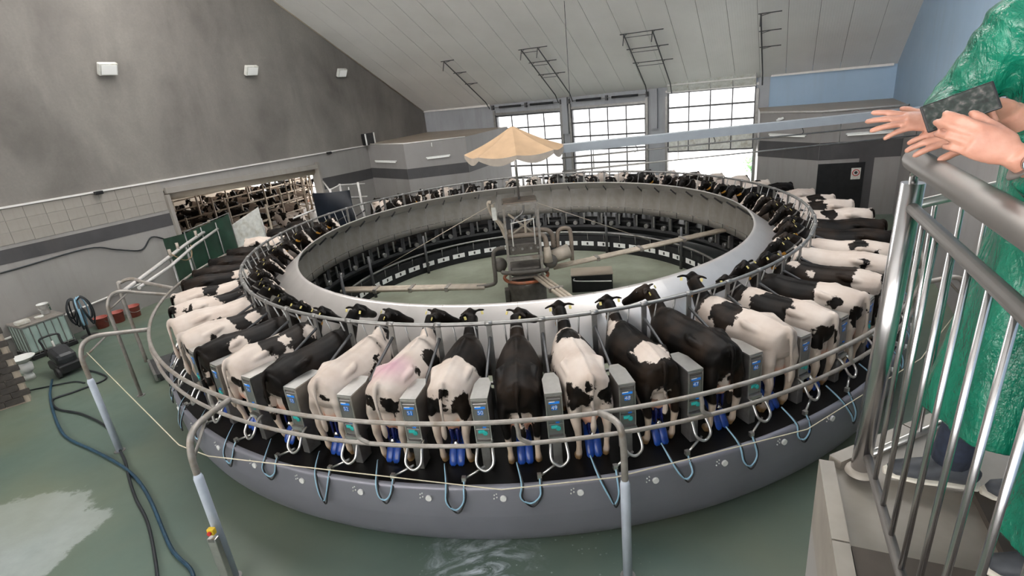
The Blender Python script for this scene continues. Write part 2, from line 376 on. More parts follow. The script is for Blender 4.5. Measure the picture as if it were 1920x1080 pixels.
def cow_mat(name, base, blobs, pink=None, brown=0.3, noise_black=None, seed=0.0):
    """base: 'w' or 'b'; blobs (x,y,z,r) of the other colour with ragged edges; or noise_black = share of black"""
    t = NT(name); g = t.coord()
    add = t.n('ShaderNodeVectorMath', operation='ADD'); t.l(g, add.inputs[0]); add.inputs[1].default_value = (seed * 3.7, seed * 1.9, seed * 5.3); gs = add.outputs[0]
    wob = t.noise(4.5, gs, 5, 0.6)
    off = t.n('ShaderNodeVectorMath', operation='SUBTRACT'); t.l(wob.outputs['Color'], off.inputs[0]); off.inputs[1].default_value = (0.5, 0.5, 0.5)
    sc = t.n('ShaderNodeVectorMath', operation='SCALE'); t.l(off.outputs[0], sc.inputs[0]); sc.inputs['Scale'].default_value = 0.42
    ad = t.n('ShaderNodeVectorMath', operation='ADD'); t.l(g, ad.inputs[0]); t.l(sc.outputs[0], ad.inputs[1]); gw = ad.outputs[0]
    def blobmask(lst):
        cur = None
        for (x, y, z, r) in lst:
            d = t.n('ShaderNodeVectorMath', operation='DISTANCE'); t.l(gw, d.inputs[0]); d.inputs[1].default_value = (x, y, z)
            v = t.math('SUBTRACT', d.outputs['Value'], r); cur = v if cur is None else t.math('MINIMUM', cur, v)
        return t.math('SUBTRACT', 0.5, t.math('DIVIDE', cur, 0.02), True)
    if noise_black is not None:
        big = t.noise(1.35, gs, 3, 0.45, 0.6).outputs[0]
        wv = t.math('ADD', big, t.math('MULTIPLY', t.math('SUBTRACT', wob.outputs[0], 0.5), 0.12))
        th = 0.36 + 0.28 * noise_black
        black = t.math('DIVIDE', t.math('SUBTRACT', th, wv), 0.012, True)
    else:
        black = blobmask(blobs[0]) if blobs[0] else None
    sx = t.n('ShaderNodeSeparateXYZ'); t.l(g, sx.inputs[0])
    if noise_black is None:
        if base == 'b':
            wm = blobmask(blobs[0]) if blobs[0] else None
            black = t.math('SUBTRACT', 1.0, wm) if wm is not None else None
    one = t.n('ShaderNodeValue'); one.outputs[0].default_value = 1.0
    if black is None: black = one.outputs[0] if base == 'b' else t.math('MULTIPLY', one.outputs[0], 0.0)
    # black head and neck, optional white blaze ; white lower legs
    if blobs and len(blobs) > 1 and blobs[1]: black = t.math('MAXIMUM', black, blobmask(blobs[1]))
    if blobs and len(blobs) > 2 and blobs[2]: black = t.math('MULTIPLY', black, t.math('SUBTRACT', 1.0, blobmask(blobs[2])))
    leg = t.math('DIVIDE', t.math('SUBTRACT', t.math('ADD', 0.50, t.math('MULTIPLY', wob.outputs[0], 0.12)), sx.outputs[2]), 0.03, True)
    black = t.math('MULTIPLY', black, t.math('SUBTRACT', 1.0, leg))
    fur = t.noise(60, t.scalevec(g, (1, 1, 0.5)), 3).outputs[0]; soft = t.noise(2.6, gs, 4).outputs[0]
    wc = t.ramp(soft, [(0.3, (0.46, 0.38, 0.325)), (0.7, (0.57, 0.50, 0.445))])
    bc = t.mix(t.math('MULTIPLY', t.ramp(soft, [(0.42, (0, 0, 0)), (0.7, (1, 1, 1))]), brown), (0.0042, 0.0034, 0.003), (0.030, 0.019, 0.0125))
    if pink:
        d = t.n('ShaderNodeVectorMath', operation='DISTANCE'); t.l(g, d.inputs[0]); d.inputs[1].default_value = pink[:3]
        pm = t.math('MULTIPLY', t.math('DIVIDE', t.math('SUBTRACT', pink[3], d.outputs['Value']), pink[3] * 0.8, True), 0.5)
        wc = t.mix(pm, wc, (0.50, 0.20, 0.33))
    dirtm = t.math('MULTIPLY', t.math('DIVIDE', t.math('SUBTRACT', 0.95, sx.outputs[2]), 0.7, True), t.ramp(soft, [(0.35, (0.15, 0.15, 0.15)), (0.7, (1, 1, 1))]))
    wc = t.mix(t.math('MULTIPLY', dirtm, 0.6), wc, (0.58, 0.40, 0.22))
    hoof = t.math('DIVIDE', t.math('SUBTRACT', 0.13, sx.outputs[2]), 0.06, True)
    wc = t.mix(hoof, wc, (0.28, 0.17, 0.08))
    c = t.mix(black, wc, bc)
    # bare pink udder
    ud = t.n('ShaderNodeVectorMath', operation='MULTIPLY'); t.l(g, ud.inputs[0]); ud.inputs[1].default_value = (1.0, 1.25, 0.95)
    du = t.n('ShaderNodeVectorMath', operation='DISTANCE'); t.l(ud.outputs[0], du.inputs[0]); du.inputs[1].default_value = (0.30, 0, 0.62 * 0.95)
    um = t.math('DIVIDE', t.math('SUBTRACT', 0.285, du.outputs['Value']), 0.05, True)
    c = t.mix(um, c, (0.66, 0.37, 0.27))
    t.set(col=c, rough=0.5, spec=0.12)
    t.bump(fur, 0.15, 0.01)
    return t.m

# ================================================================== STRUCTURE
NL, AB, NR = -14.534, 16.762, 10.9          # left wall, back wall, right wall in the hall's own axes
def roofz(n, a): return 14.665 + 0.0096 * n - 0.539 * a
RIDGE = 0.0
# floor slab
struct('floor', MB().add([NA(-14.8, -24, 0), NA(11.2, -24, 0), NA(11.2, 17.1, 0), NA(-14.8, 17.1, 0)], [(0, 1, 2, 3)]), M['floor'])
# ---- left wall (upper dark concrete, thin light trim, pale panels below with a charcoal band)
def trimz(a): return 4.37 - 0.0192 * a
A0 = -24.0
wl = MB()
def wallquad(mb, n, a0, a1, z00, z10, z01, z11, th=0.3):
    """vertical slab in the plane n = const; z00 bottom at a0, z10 bottom at a1, z01 top at a0, z11 top at a1; thickness to -n"""
    p = [NA(n, a0, z00), NA(n, a1, z10), NA(n, a1, z11), NA(n, a0, z01)]; q = [NA(n - th, a0, z00), NA(n - th, a1, z10), NA(n - th, a1, z11), NA(n - th, a0, z01)]
    mb.add(p + q, [(0, 1, 2, 3), (7, 6, 5, 4), (0, 4, 5, 1), (3, 2, 6, 7), (1, 5, 6, 2), (0, 3, 7, 4)])
up = MB()
wallquad(up, NL, A0, -3.4, trimz(A0), trimz(-3.4), 8.9, 15.1)
wallquad(up, NL, -3.4, RIDGE, trimz(-3.4), trimz(RIDGE), 15.1, roofz(NL, RIDGE) + 0.04)
wallquad(up, NL, RIDGE, AB, trimz(RIDGE), trimz(AB), roofz(NL, RIDGE) + 0.04, roofz(NL, AB) + 0.04)
wall_left = struct('wall_left', up, M['concrete_dark'])
OP0, OP1 = -1.22, 6.75
lo = MB()
wallquad(lo, NL, A0, OP0, 0, 0, trimz(A0), trimz(OP0))
wallquad(lo, NL, OP0, OP1, 4.06, 3.70, trimz(OP0), trimz(OP1))
wallquad(lo, NL, OP1, 10.74, 0, 0, trimz(OP1), trimz(10.74))
struct('lower_wall_facing', lo, M['wall_smooth'], wall_left)
bd = MB()
wallquad(bd, NL + 0.012, A0, OP0, 2.84 - 0.03 * (A0 + 6.7), 2.67, 3.28 - 0.02 * (A0 + 6.7), 3.15, 0.02)
wallquad(bd, NL + 0.012, OP1, 10.74, 2.42, 2.30, 3.0, 2.88, 0.02)
struct('wall_band', bd, M['band'], wall_left)
tile_me = MB().bbox((0, 0, 0), (0.545, 0.03, 0.355), 0.006).mesh('wall_tile')
for r in range(3):
    for c in range(20):
        a = OP0 - 0.3 - c * 0.55; z = trimz(a) - 0.22 - r * 0.362
        o = mobj('wall_tile', tile_me, M['wall_tile'], wall_left); o.location = NA(NL + 0.006, a, z); o.rotation_euler = (0, 0, RZ_A)
for r in range(1):
    for c in range(8):
        a = OP1 + 0.36 + c * 0.55; 
        if a > 10.5: break
tr = MB()
for x0, x1 in ((A0, 10.74),):
    tr.box((NA(NL + 0.03, (x0 + x1) / 2, (trimz(x0) + trimz(x1)) / 2)), (x1 - x0, 0.09, 0.055), 0,
           Matrix.Rotation(RZ_A, 3, 'Z') @ Matrix.Rotation(math.atan(0.0192), 3, 'Y'))
struct('trim_1', tr, M['rope_white'])
# opening frame and rolled-up door
of = MB()
for a in (OP0 + 0.05, OP1 - 0.05): of.box(NA(NL - 0.1, a, 1.9), (0.14, 0.5, 3.9), RZ_A)
mid = NA(NL + 0.05, (OP0 + OP1) / 2, 3.82)
rotm = Matrix.Rotation(RZ_A, 3, 'Z') @ Matrix.Rotation(math.atan(0.36 / 7.97), 3, 'Y')
of.box(mid, (OP1 - OP0 - 0.1, 0.16, 0.22), 0, rotm)
d4 = struct('door_4', of, M['wall_tile'])
tag(d4, 'wide opening in the dark left wall with a rolled-up door')
MB().tube([NA(NL - 0.3, OP0 + 0.1, 3.78), NA(NL - 0.3, OP1 - 0.1, 3.42)], 0.2, 14).build('rolled_curtain', M['ledge'], d4)
# ---- chamfer corner walls (lower) with a dusty ledge on top : far left and far right corners
def chamfer(name, pts, mat_main, bands, ztop):
    mb = MB(); par = None
    for (n0, a0), (n1, a1) in zip(pts[:-1], pts[1:]):
        mb.add([NA(n0, a0, 0), NA(n1, a1, 0), NA(n1, a1, ztop), NA(n0, a0, ztop)], [(0, 1, 2, 3)])
    par = struct(name, mb, mat_main)
    b = MB()
    for (n0, a0), (n1, a1) in zip(pts[:-1], pts[1:]):
        q0 = NA(n0, a0); q1 = NA(n1, a1); nr = (q1 - q0).cross(V((0, 0, 1))).normalized()
        if nr.dot(-q0) < 0: nr = -nr
        for z0, z1 in bands:
            b.add([q0 + nr * 0.012 + V((0, 0, z0)), q1 + nr * 0.012 + V((0, 0, z0)), q1 + nr * 0.012 + V((0, 0, z1)), q0 + nr * 0.012 + V((0, 0, z1))], [(0, 1, 2, 3)])
    struct('wall_band', b, M['band'], par)
    return par
ZL = 4.22
ptsL = [(NL, 10.74), (-11.25, 9.75), (-8.55, 11.6), (-8.6, AB)]
wcl = chamfer('wall_corner_left', ptsL, M['wall_lower'], ((2.35, 2.90),), ZL)
led = MB(); led.add([NA(n, a, ZL) for n, a in ptsL] + [NA(NL, AB, ZL)], [(0, 1, 2, 3, 4)])
struct('ledge', led, M['ledge'], wcl)
cap = MB(); cap.tube([NA(n, a, ZL) for n, a in ptsL[:3]], 0.035, 6); struct('ledge_edge', cap, M['rope_white'], wcl)
ptsR = [(5.35, AB), (5.6, 13.8), (7.98, 12.0), (NR, 12.5), (NR, -24)]
wcr = chamfer('wall_corner_right', ptsR[:4], M['wall_lower'], ((2.35, 3.05),), 4.28)
led = MB(); led.add([NA(n, a, 4.28) for n, a in ptsR[:4]] + [NA(NR, AB, 4.28)], [(0, 1, 2, 3, 4)])
struct('ledge', led, M['ledge'], wcr)
cap = MB(); cap.tube([NA(n, a, 4.28) for n, a in ptsR[1:4]], 0.05, 6); struct('ledge_edge', cap, M['painted_pipe'], wcr)
# ---- back wall with three door openings
DOORS = [(-9.29, -5.10), (-4.40, -0.21), (1.0, 5.2)]
def backquad(mb, n0, n1, z0, z1, z1b=None, off=0.0, th=0.3):
    z1b = z1 if z1b is None else z1b; a = AB - off
    p = [NA(n0, a, z0), NA(n1, a, z0), NA(n1, a, z1b), NA(n0, a, z1)]; q = [NA(n0, a + th, z0), NA(n1, a + th, z0), NA(n1, a + th, z1b), NA(n0, a + th, z1)]
    mb.add(p + q, [(3, 2, 1, 0), (4, 5, 6, 7), (0, 1, 5, 4), (2, 3, 7, 6), (1, 2, 6, 5), (3, 0, 4, 7)])
bw = MB(); ET = 6.0
backquad(bw, NL, DOORS[0][0], 0, ET)
backquad(bw, DOORS[0][1], DOORS[1][0], 0, ET)
backquad(bw, DOORS[1][1], DOORS[2][0], 0, ET)
backquad(bw, DOORS[0][0], DOORS[0][1], 4.86, ET); backquad(bw, DOORS[1][0], DOORS[1][1], 4.9, ET); backquad(bw, DOORS[2][0], DOORS[2][1], 5.3, ET + 0.3)
wall_back = struct('wall_back', bw, M['grey_panel'])
bb = MB(); backquad(bb, DOORS[2][1], NR + 0.3, 0, 6.1); struct('blue_facing', bb, M['blue_wall'], wall_back)
bb = MB(); backquad(bb, DOORS[2][1] + 0.05, DOORS[2][1] + 0.62, 3.0, 5.9, off=0.03); struct('corner_pilaster', bb, M['grey_panel'], wall_back)
wc = MB(); wc.box(NA(-8.75, 14.2, 2.1), (0.25, 4.6, 4.2), RZ_A - PI / 2); 
struct('white_return', wc, M['rope_white'], wall_back)
# door jambs, headers with springs
for i, (n0, n1) in enumerate(DOORS):
    jb = MB()
    for nn in (n0 - 0.09, n1 + 0.09): jb.box(NA(nn, AB - 0.06, 2.6), (0.13, 0.12, 5.2), -TH)
    jb.box(NA((n0 + n1) / 2, AB - 0.05, 4.99 if i < 2 else 5.42), (n1 - n0 + 0.3, 0.08, 0.12), -TH)
    dr = thing('door_%d' % (i + 1), ['glazed sectional door nearest the chamfered left corner', 'middle glazed sectional door in the back wall', 'glazed sectional door beside the blue wall, raised part way'][i], 'door'); del dr['category']
    dr['kind'] = 'structure'
    jb.build('door_jamb', M['galv'], dr)
    zt = [4.85, 4.90, 5.33][i]; zb = [0.1, 0.1, 1.65][i]
    zlev = []
    z = zt
    hgt = 0.752
    rows = []
    while z - hgt > zb - 0.05: rows.append((z - hgt, z)); z -= hgt
    bar = MB()
    w = (n1 - n0) / 4
    pane = MB().box((0, 0, 0), (w - 0.05, 0.012, hgt - 0.06)).mesh('pane')
    solid = MB().bbox((0, 0, 0), (n1 - n0, 0.05, hgt - 0.01), 0.01).mesh('lower_panel')
    for ri, (z0, z1) in enumerate(rows):
        if i == 2 and ri == len(rows) - 1:
            o = mobj('lower_panel', solid, M['white_dirty'], dr, NA((n0 + n1) / 2, AB - 0.02, (z0 + z1) / 2), -TH); o.scale = (1, 1, 1.1); continue
        for c in range(4): mobj('pane', pane, M['glass'], dr, NA(n0 + w * (c + .5), AB - 0.02, (z0 + z1) / 2), -TH)
        rail = MB().box(NA((n0 + n1) / 2, AB - 0.02, z1), (n1 - n0, 0.06, 0.085), -TH); rail.build('door_rail', M['mid_frame'], dr)
    for c in range(5):
        MB().box(NA(n0 + w * c, AB - 0.02, (zt + rows[-1][0]) / 2), (0.07 if c in (0, 4) else 0.055, 0.055, zt - rows[-1][0]), -TH).build('mullion', M['mid_frame'], dr)
    MB().box(NA((n0 + n1) / 2, AB - 0.02, rows[-1][0]), (n1 - n0, 0.06, 0.08), -TH).build('door_rail', M['mid_frame'], dr)
    if i < 2:
        for sgn in (-1, 1):
            MB().tube([NA((n0 + n1) / 2 + sgn * 0.3, AB - 0.16, 5.38), NA((n0 + n1) / 2 + sgn * 1.75, AB - 0.16, 5.38)], 0.065, 10).build('torsion_spring', M['spring'], dr)
        MB().tube([NA(n0 - 0.1, AB - 0.16, 5.38), NA(n1 + 0.1, AB - 0.16, 5.38)], 0.02, 8).build('spring_shaft', M['galv'], dr)
        mbk = MB()
        for nn in (n0 - 0.12, (n0 + n1) / 2, n1 + 0.12): mbk.box(NA(nn, AB - 0.1, 5.38), (0.12, 0.2, 0.26), -TH)
        mbk.build('spring_bracket', M['mid_frame'], dr)
    else:
        # leaf section tipped back on the curved track: frame bars plus two rows of panes
        tip_me = MB().box((0, 0, 0), (w - 0.05, 0.02, hgt - 0.06)).mesh('tipped_panel'); pa = AB - 0.06; 
        for rr in range(2):
            for c in range(4):
                o = mobj('pane', tip_me, M['white_dirty'], dr); ctr = (rr + 0.5) * 0.44
                o.location = NA(n0 + w * (c + .5), pa - ctr * 0.55, 5.36 + ctr * 0.84); o.rotation_euler = (rad(33), 0, -TH); o.scale = (1, 1, 0.6); o.name = 'tipped_panel'
        for rr in range(3):
            ctr = rr * 0.44
            MB().box(NA((n0 + n1) / 2, pa - ctr * 0.55, 5.36 + ctr * 0.84), (n1 - n0, 0.07, 0.06), -TH).build('door_rail', M['rope_white'], dr)
        for c in range(5):
            mbx = MB(); x = n0 + w * c; mbx.tube([NA(x, pa, 5.36), NA(x, pa - 0.484, 6.1)], 0.025, 6); mbx.build('mullion', M['rope_white'], dr)
        MB().box(NA((n0 + n1) / 2, pa - 0.52, 6.16), (n1 - n0 + 0.2, 0.05, 0.1), -TH).build('door_seal', M['black'], dr)
# grey electrical pillar boxes between the doors
pb = MB()
for nn in (-4.75, 0.3): pb.box(NA(nn, AB - 0.12, 4.6), (0.32, 0.24, 2.0), -TH)
pb.build('pilaster', M['grey_panel'], wall_back)
# ---- right wall
rw = MB()
rw.add([NA(NR, A0, 0), NA(NR, AB, 0), NA(NR, AB, roofz(NR, AB) + 0.04), NA(NR, RIDGE, roofz(NR, RIDGE) + 0.04), NA(NR, -5, 14.7), NA(NR, A0, 9.2)], [(0, 1, 2, 3, 4, 5)])
wall_right = struct('wall_right', rw, M['blue_wall'])
lowr = MB(); wallquad(lowr, NR - 0.03, A0, 12.4, 0, 0, 4.28, 4.28, 0.02); struct('lower_facing', lowr, M['wall_lower'], wall_right)
# ---- ceiling : ribbed panels running up the slope, with open joints
ceil = MB()
ceil.add([NA(NL - 0.3, AB + 0.3, roofz(NL, AB) + 0.16), NA(NR + 0.3, AB + 0.3, roofz(NR, AB) + 0.16), NA(NR + 0.3, RIDGE, roofz(NR, RIDGE) + 0.3), NA(NL - 0.3, RIDGE, roofz(NL, RIDGE) + 0.3)], [(0, 1, 2, 3)])
ceiling = struct('ceiling', ceil, M['grout'])
NP = 23; pw = (NR - NL) / NP
for i in range(NP):
    n0 = NL + pw * i + 0.008; n1 = NL + pw * (i + 1) - 0.008
    me = bpy.data.meshes.new('ceiling_panel')
    c = [NA(n0, AB, roofz(n0, AB)), NA(n1, AB, roofz(n1, AB)), NA(n1, RIDGE, roofz(n1, RIDGE)), NA(n0, RIDGE, roofz(n0, RIDGE))]
    upv = V((0, 0, 0.05)); vs = c + [p + upv for p in c]
    me.from_pydata([tuple(p) for p in vs], [], [(0, 1, 2, 3), (7, 6, 5, 4), (0, 4, 5, 1), (2, 6, 7, 3), (1, 5, 6, 2), (0, 3, 7, 4)])
    uv = me.uv_layers.new(name='UVMap'); L = 19.0
    uvs = {0: (0, 0), 1: (pw, 0), 2: (pw, L), 3: (0, L), 4: (0, 0), 5: (pw, 0), 6: (pw, L), 7: (0, L)}
    for lp in me.loops: uv.data[lp.index].uv = uvs[lp.vertex_index]
    mobj('ceiling_panel', me, M['ceiling'], ceiling)
# eave trims
ev = MB(); ev.box(NA((NL + DOORS[0][0]) / 2 - 0.2, AB - 0.06, 5.53), (5.0, 0.1, 0.12), -TH); struct('trim_2', ev, M['rope_white'])
ev = MB(); ev.box(NA(8.3, AB - 0.06, 5.72), (4.9, 0.1, 0.1), -TH); struct('trim_3', ev, M['rope_white'])
ev = MB(); ev.tube([NA(NL + 0.04, AB, roofz(NL, AB) - 0.02), NA(NL + 0.04, RIDGE, roofz(NL, RIDGE) - 0.02)], 0.03, 6); struct('trim_4', ev, M['ledge'])
# the other roof slope, beyond the open ridge light
r2 = MB()
def roof2(a): return 14.665 - 0.30 * (-5.0 - a)
r2.add([NA(NL - 0.3, -3.4, 15.1), NA(NR + 0.3, -3.4, 15.1), NA(NR + 0.3, A0, roof2(A0)), NA(NL - 0.3, A0, roof2(A0))], [(0, 1, 2, 3)])
tag(struct('ceiling_slope', r2, M['ceiling']))
fw = MB()
def frontbox(n0, n1, z0, z1): fw.box(NA((n0 + n1) / 2, -20.5, (z0 + z1) / 2), (n1 - n0, 0.3, z1 - z0), -TH)
frontbox(NL - 0.3, NR + 0.3, 0, 4.9); frontbox(NL - 0.3, NR + 0.3, 9.3, 10.1)
for i in range(7): n_ = NL + (NR - NL) * i / 6; frontbox(n_ - 0.2, n_ + 0.2, 4.9, 9.3)      # band of tall windows behind the gallery
struct('wall_front', fw, M['wall_smooth'])
# ---- end pier at the left with dark split-stone cladding
pr = MB(); p0 = V((-13.23, -2.67, 0)); p1 = V((-13.16, -3.87, 0)); dvec = V((-0.5, -0.86, 0))
pr.box(p0 + V((-0.85, -0.62, 1.6)), (1.9, 0.35, 3.2), rad(38))
pier = struct('wall_pier', pr, M['ledge'])
st = MB().bbox((0, 0, 0), (0.36, 0.05, 0.16), 0.012).mesh('stone_block')
Rp = Matrix.Rotation(rad(38), 3, 'Z')
for r in range(12):
    for c in range(5):
        o = mobj('stone_block', st, M['split_stone'], pier); o.location = p0 + V((-0.85, -0.62, 0)) + Rp @ V((-0.74 + c * 0.37 + (0.18 if r % 2 else 0) - 0.08, -0.185, 0.12 + r * 0.172)); o.rotation_euler = (0, 0, rad(38))
# outdoors: yard slabs and greenery beyond the doors
ou = MB(); ou.box(NA(-2, AB + 9.35, -0.06), (30, 18, 0.1), -TH); struct('yard_apron', ou, plain('bleached_concrete', (0.5, 0.49, 0.47), 0.8, 0, 0.05, 2))

# ================================================================== ROTARY PLATFORM
NST = 55; STEP = 360.0 / NST
ZD = 1.2                                   # deck height
CAB0 = -96.9                               # angle of cabinet 50; numbers fall anticlockwise
COW0 = -93.4
plat = thing('rotary_milking_platform', 'huge round turntable with black rubber deck, grey skirt and inner manger ring', 'turntable')
dk = MB(); dk.lathe([(6.75, 1.12), (6.75, ZD), (9.395, ZD)], 220, smooth=False); dk.build('deck', M['black_rubber'], plat)
sk = MB(); sk.lathe([(9.36, ZD + 0.012), (9.425, ZD + 0.012), (9.435, 1.15), (9.44, 0.82)], 220); sk.build('skirt', M['skirt'], plat)
sk = MB(); sk.lathe([(9.44, 0.82), (9.437, 0.70)], 220); sk.build('skirt_seam_band', M['skirt'], plat)
sk = MB(); sk.lathe([(9.437, 0.70), (9.415, 0.48), (9.38, 0.33), (9.33, 0.2), (9.25, 0.1), (8.9, 0.05)], 220); sk.build('skirt_apron', M['skirt'], plat)
ub = MB(); ub.lathe([(8.9, 0.05), (8.9, 1.1), (6.75, 1.1)], 180); ub.build('undercarriage', M['dark_frame'], plat)
def ringpart(name, me, mat, k, a0, objs=plat):
    return mobj(name, me, mat, objs, (0, 0, 0), rad(a0 + STEP * k))
def seg(prof, w=STEP, n=3): return MB().lathe(prof, n, -w / 2 + 0.02, w / 2 - 0.02, True)
# sloped manger sheets, one per stall
man = seg([(6.22, 2.67), (6.235, 2.69), (6.29, 2.655), (7.12, 2.03), (7.14, 1.98), (7.10, 1.78), (7.085, 1.78), (7.1, 1.99), (6.27, 2.62), (6.22, 2.645), (6.22, 2.67)]).mesh('manger_sheet')
inw = seg([(6.60, 2.39), (6.60, 1.64)]).mesh('inner_wall_sheet'); inw2 = seg([(6.605, 1.628), (6.605, 1.41), (6.66, 1.41)]).mesh('inner_wall_foot')
rib = MB().box((6.41, 0, 2.43), (0.36, 0.012, 0.05), 0, Matrix.Rotation(rad(37), 3, 'Y')).mesh('manger_rib')
tick = MB().box((6.598, 0, 1.54), (0.012, 0.014, 0.2)).mesh('wall_joint')
capm = MB().cyl((9.43, 0, 1.035), 0.045, 0.035, 14, (1, 0, 0)).mesh('skirt_cap')
post = MB().box((7.522, 0, 2.32), (0.03, 0.085, 1.1)).mesh('neck_post')
bar = MB().tube([(7.50, 0, 2.86), (7.27, 0, 1.98)], 0.014, 6).mesh('neck_bar')
clampm = MB().tube([(7.522, -0.06, 2.863), (7.522, 0.06, 2.863)], 0.043, 10).mesh('rail_clamp')
div = MB().tube(smoothpath([(7.53, 0, 2.62), (7.62, 0, 2.58), (8.35, 0, 2.28), (8.5, 0, 2.2), (8.52, 0, 1.9)], 4), 0.025, 8).mesh('divider_pipe')
foot = MB().box((7.55, 0, 1.52), (0.05, 0.06, 0.62)).mesh('post_foot')
bk = MB().box((6.95, 0, 1.22), (0.5, 0.03, 0.34)); bk.box((6.72, 0, 1.1), (0.04, 0.16, 0.5)); brm = bk.mesh('roller_bracket')
rlm = MB().cyl((6.55, 0.22, 0.98), 0.085, 0.12, 14, (1, 0, 0)).mesh('roller')
hgm = MB().box((6.5, -0.18, 1.2), (0.05, 0.05, 0.4)).mesh('hanger')
for k in range(NST):
    ca = CAB0 + 0.0
    ringpart('manger_sheet', man, M['shield'], k, ca); ringpart('inner_wall_sheet', inw, M['inner_wall'], k, ca); ringpart('inner_wall_foot', inw2, M['inner_wall'], k, ca)
    ringpart('manger_rib', rib, M['mid_frame'], k, ca + STEP / 2); ringpart('wall_joint', tick, M['dark_frame'], k, ca + STEP / 2)
    ringpart('skirt_cap', capm, M['blue'] if k == 1 else M['white_plastic'], k, -95.42)
    ringpart('neck_post', post, M['galv'], k, ca); ringpart('rail_clamp', clampm, M['galv'], k, ca)
    ringpart('neck_bar', bar, M['galv'], k, ca + 1.9); ringpart('neck_bar', bar, M['galv'], k, ca - 1.9)
    ringpart('divider_pipe', div, M['mid_frame'], k, ca); ringpart('post_foot', foot, M['galv'], k, ca)
    ringpart('roller_bracket', brm, M['mid_frame'], k, ca); ringpart('roller', rlm, M['galv'], k, ca); ringpart('hanger', hgm, M['galv'], k, ca)
bl = MB()
for k in range(NST):
    for da, dz in ((-0.55, 0.02), (-0.75, 0.06), (-0.55, 0.08), (-0.8, 0.0)):
        p = pol(9.437, -95.42 + STEP * k + da, 1.03 + dz); bl.cyl(p, 0.01, 0.012, 6, p * V((1, 1, 0)))
tag(bl.build('bolt_heads', M['white_plastic'], plat), kind='stuff')
nr = MB(); nr.tube([pol(7.522, i * 2, 2.863) for i in range(180)], 0.034, 10, closed=True); nr.build('neck_rail', M['galv'], plat)
for R, z0, z1, mt in ((6.9, 0.98, 1.1, 'mid_frame'), (6.62, 0.80, 0.88, 'mid_frame'), (7.2, 0.45, 0.95, 'dark_frame')):
    b = MB(); b.lathe([(R + 0.06, z0), (R - 0.02, z0), (R - 0.02, z1), (R + 0.06, z1)], 160, smooth=False); b.build('ring_beam', M[mt], plat)
# ---- fixed black kerb drum inside the turntable with white number plates
drum = thing('pit_kerb', 'black circular kerb around the sunken floor with white number plates and a pipe rail', 'kerb')
b = MB(); b.lathe([(6.0, 0.0), (5.86, 0.0), (5.85, 0.1), (5.9, 0.62), (6.05, 0.62)], 160, smooth=False); b.build('kerb_wall', M['dark_frame'], drum)
b = MB(); b.tube([pol(5.86, i * 2.5, 0.78) for i in range(144)], 0.035, 8, closed=True); b.build('kerb_rail', M['galv'], drum)
plm = MB().box((5.835, 0, 0.33), (0.012, 0.5, 0.17)).mesh('number_plate'); mkm = MB().box((5.826, 0, 0.33), (0.008, 0.07, 0.10)).mesh('plate_mark')
stm = MB().tube([(5.9, 0, 0.4), (5.86, 0, 0.78)], 0.015, 6).mesh('rail_stub')
for k in range(NST):
    a = CAB0 + 2.2 + k * STEP
    if (a % 360) > 200 and (a % 360) < 340: continue
    p = ringpart('number_plate', plm, M['white_plastic'], k, CAB0 + 2.2, drum); mobj('plate_mark', mkm, M['number_black'], p)
    ringpart('rail_stub', stm, M['galv'], k, CAB0 + 2.2, drum)
for a in (129, 156, 54, 20, 92, 175): MB().tube([pol(5.72, a, 0), pol(5.72, a, 1.5)], 0.05, 10).build('kerb_column', M['mid_frame'], drum)
pf = MB(); pf.lathe([(0.01, 0.012), (5.86, 0.012)], 96, smooth=False); pfo = pf.build('pit_floor', M['pit_floor']); pfo['kind'] = 'structure'
# small control box on the pit floor
cb = thing('pit_cabinet', 'low dark steel box with a pipe rail standing on the pit floor', 'box', (2.15, 1.05, 0.012), rad(-8))
MB().bbox((0, 0, 0.28), (1.3, 0.7, 0.56), 0.02).build('body', M['dark_frame'], cb)
MB().bbox((0, 0, 0.58), (1.34, 0.74, 0.04), 0.01).build('lid', M['ledge'], cb)
MB().tube(smoothpath([(-0.55, -0.4, 0.5), (-0.5, -0.42, 0.42), (0.5, -0.42, 0.36), (0.6, -0.42, 0.36)], 4), 0.02, 8).build('pipe', M['rope_white'], cb)

# ================================================================== MILKING CABINETS
def num_mesh(n):
    me = text_mesh(str(n), 0.085); return me
cab_body = MB()
# cabinet local frame: +x outwards (towards the milker), origin on the deck below the front face
def prism(mb, poly, z0, z1):
    m = len(poly); vs = [(x, y, z0) for x, y in poly] + [(x, y, z1) for x, y in poly]
    fs = [tuple(reversed(range(m))), tuple(range(m, 2 * m))] + [(i, (i + 1) % m, m + (i + 1) % m, m + i) for i in range(m)]
    return mb.add(vs, fs)
outl = [(0.0, -0.118), (0.0, 0.118), (-0.40, 0.118), (-0.56, 0.065), (-0.56, -0.065), (-0.40, -0.118)]
cm_body = prism(MB(), outl, 0.50, 1.185).mesh('body')
cm_lid = prism(MB(), [(x * 1.02 + 0.012, y * 1.04) for x, y in outl], 1.188, 1.212).mesh('lid')
cm_front = MB().bbox((0.012, 0, 0.93), (0.02, 0.20, 0.40), 0.006).mesh('display_panel')
cm_low = MB().bbox((0.012, 0, 0.635), (0.02, 0.20, 0.17), 0.006).mesh('control_panel')
cm_lip = prism(MB(), [(0.0, -0.115), (0.07, -0.105), (0.07, 0.105), (0.0, 0.115)], 0.475, 0.53).mesh('drip_lip')
fr = MB()
for y in (-0.111, 0.111): fr.box((0.012, y, 0.84), (0.02, 0.016, 0.69))
fr.box((0.012, 0, 1.177), (0.02, 0.236, 0.016)); cm_frame = fr.mesh('front_frame')
cm_foot = MB().bbox((-0.12, 0.0, 0.25), (0.26, 0.13, 0.5), 0.012).mesh('pedestal')
lo_ = MB()
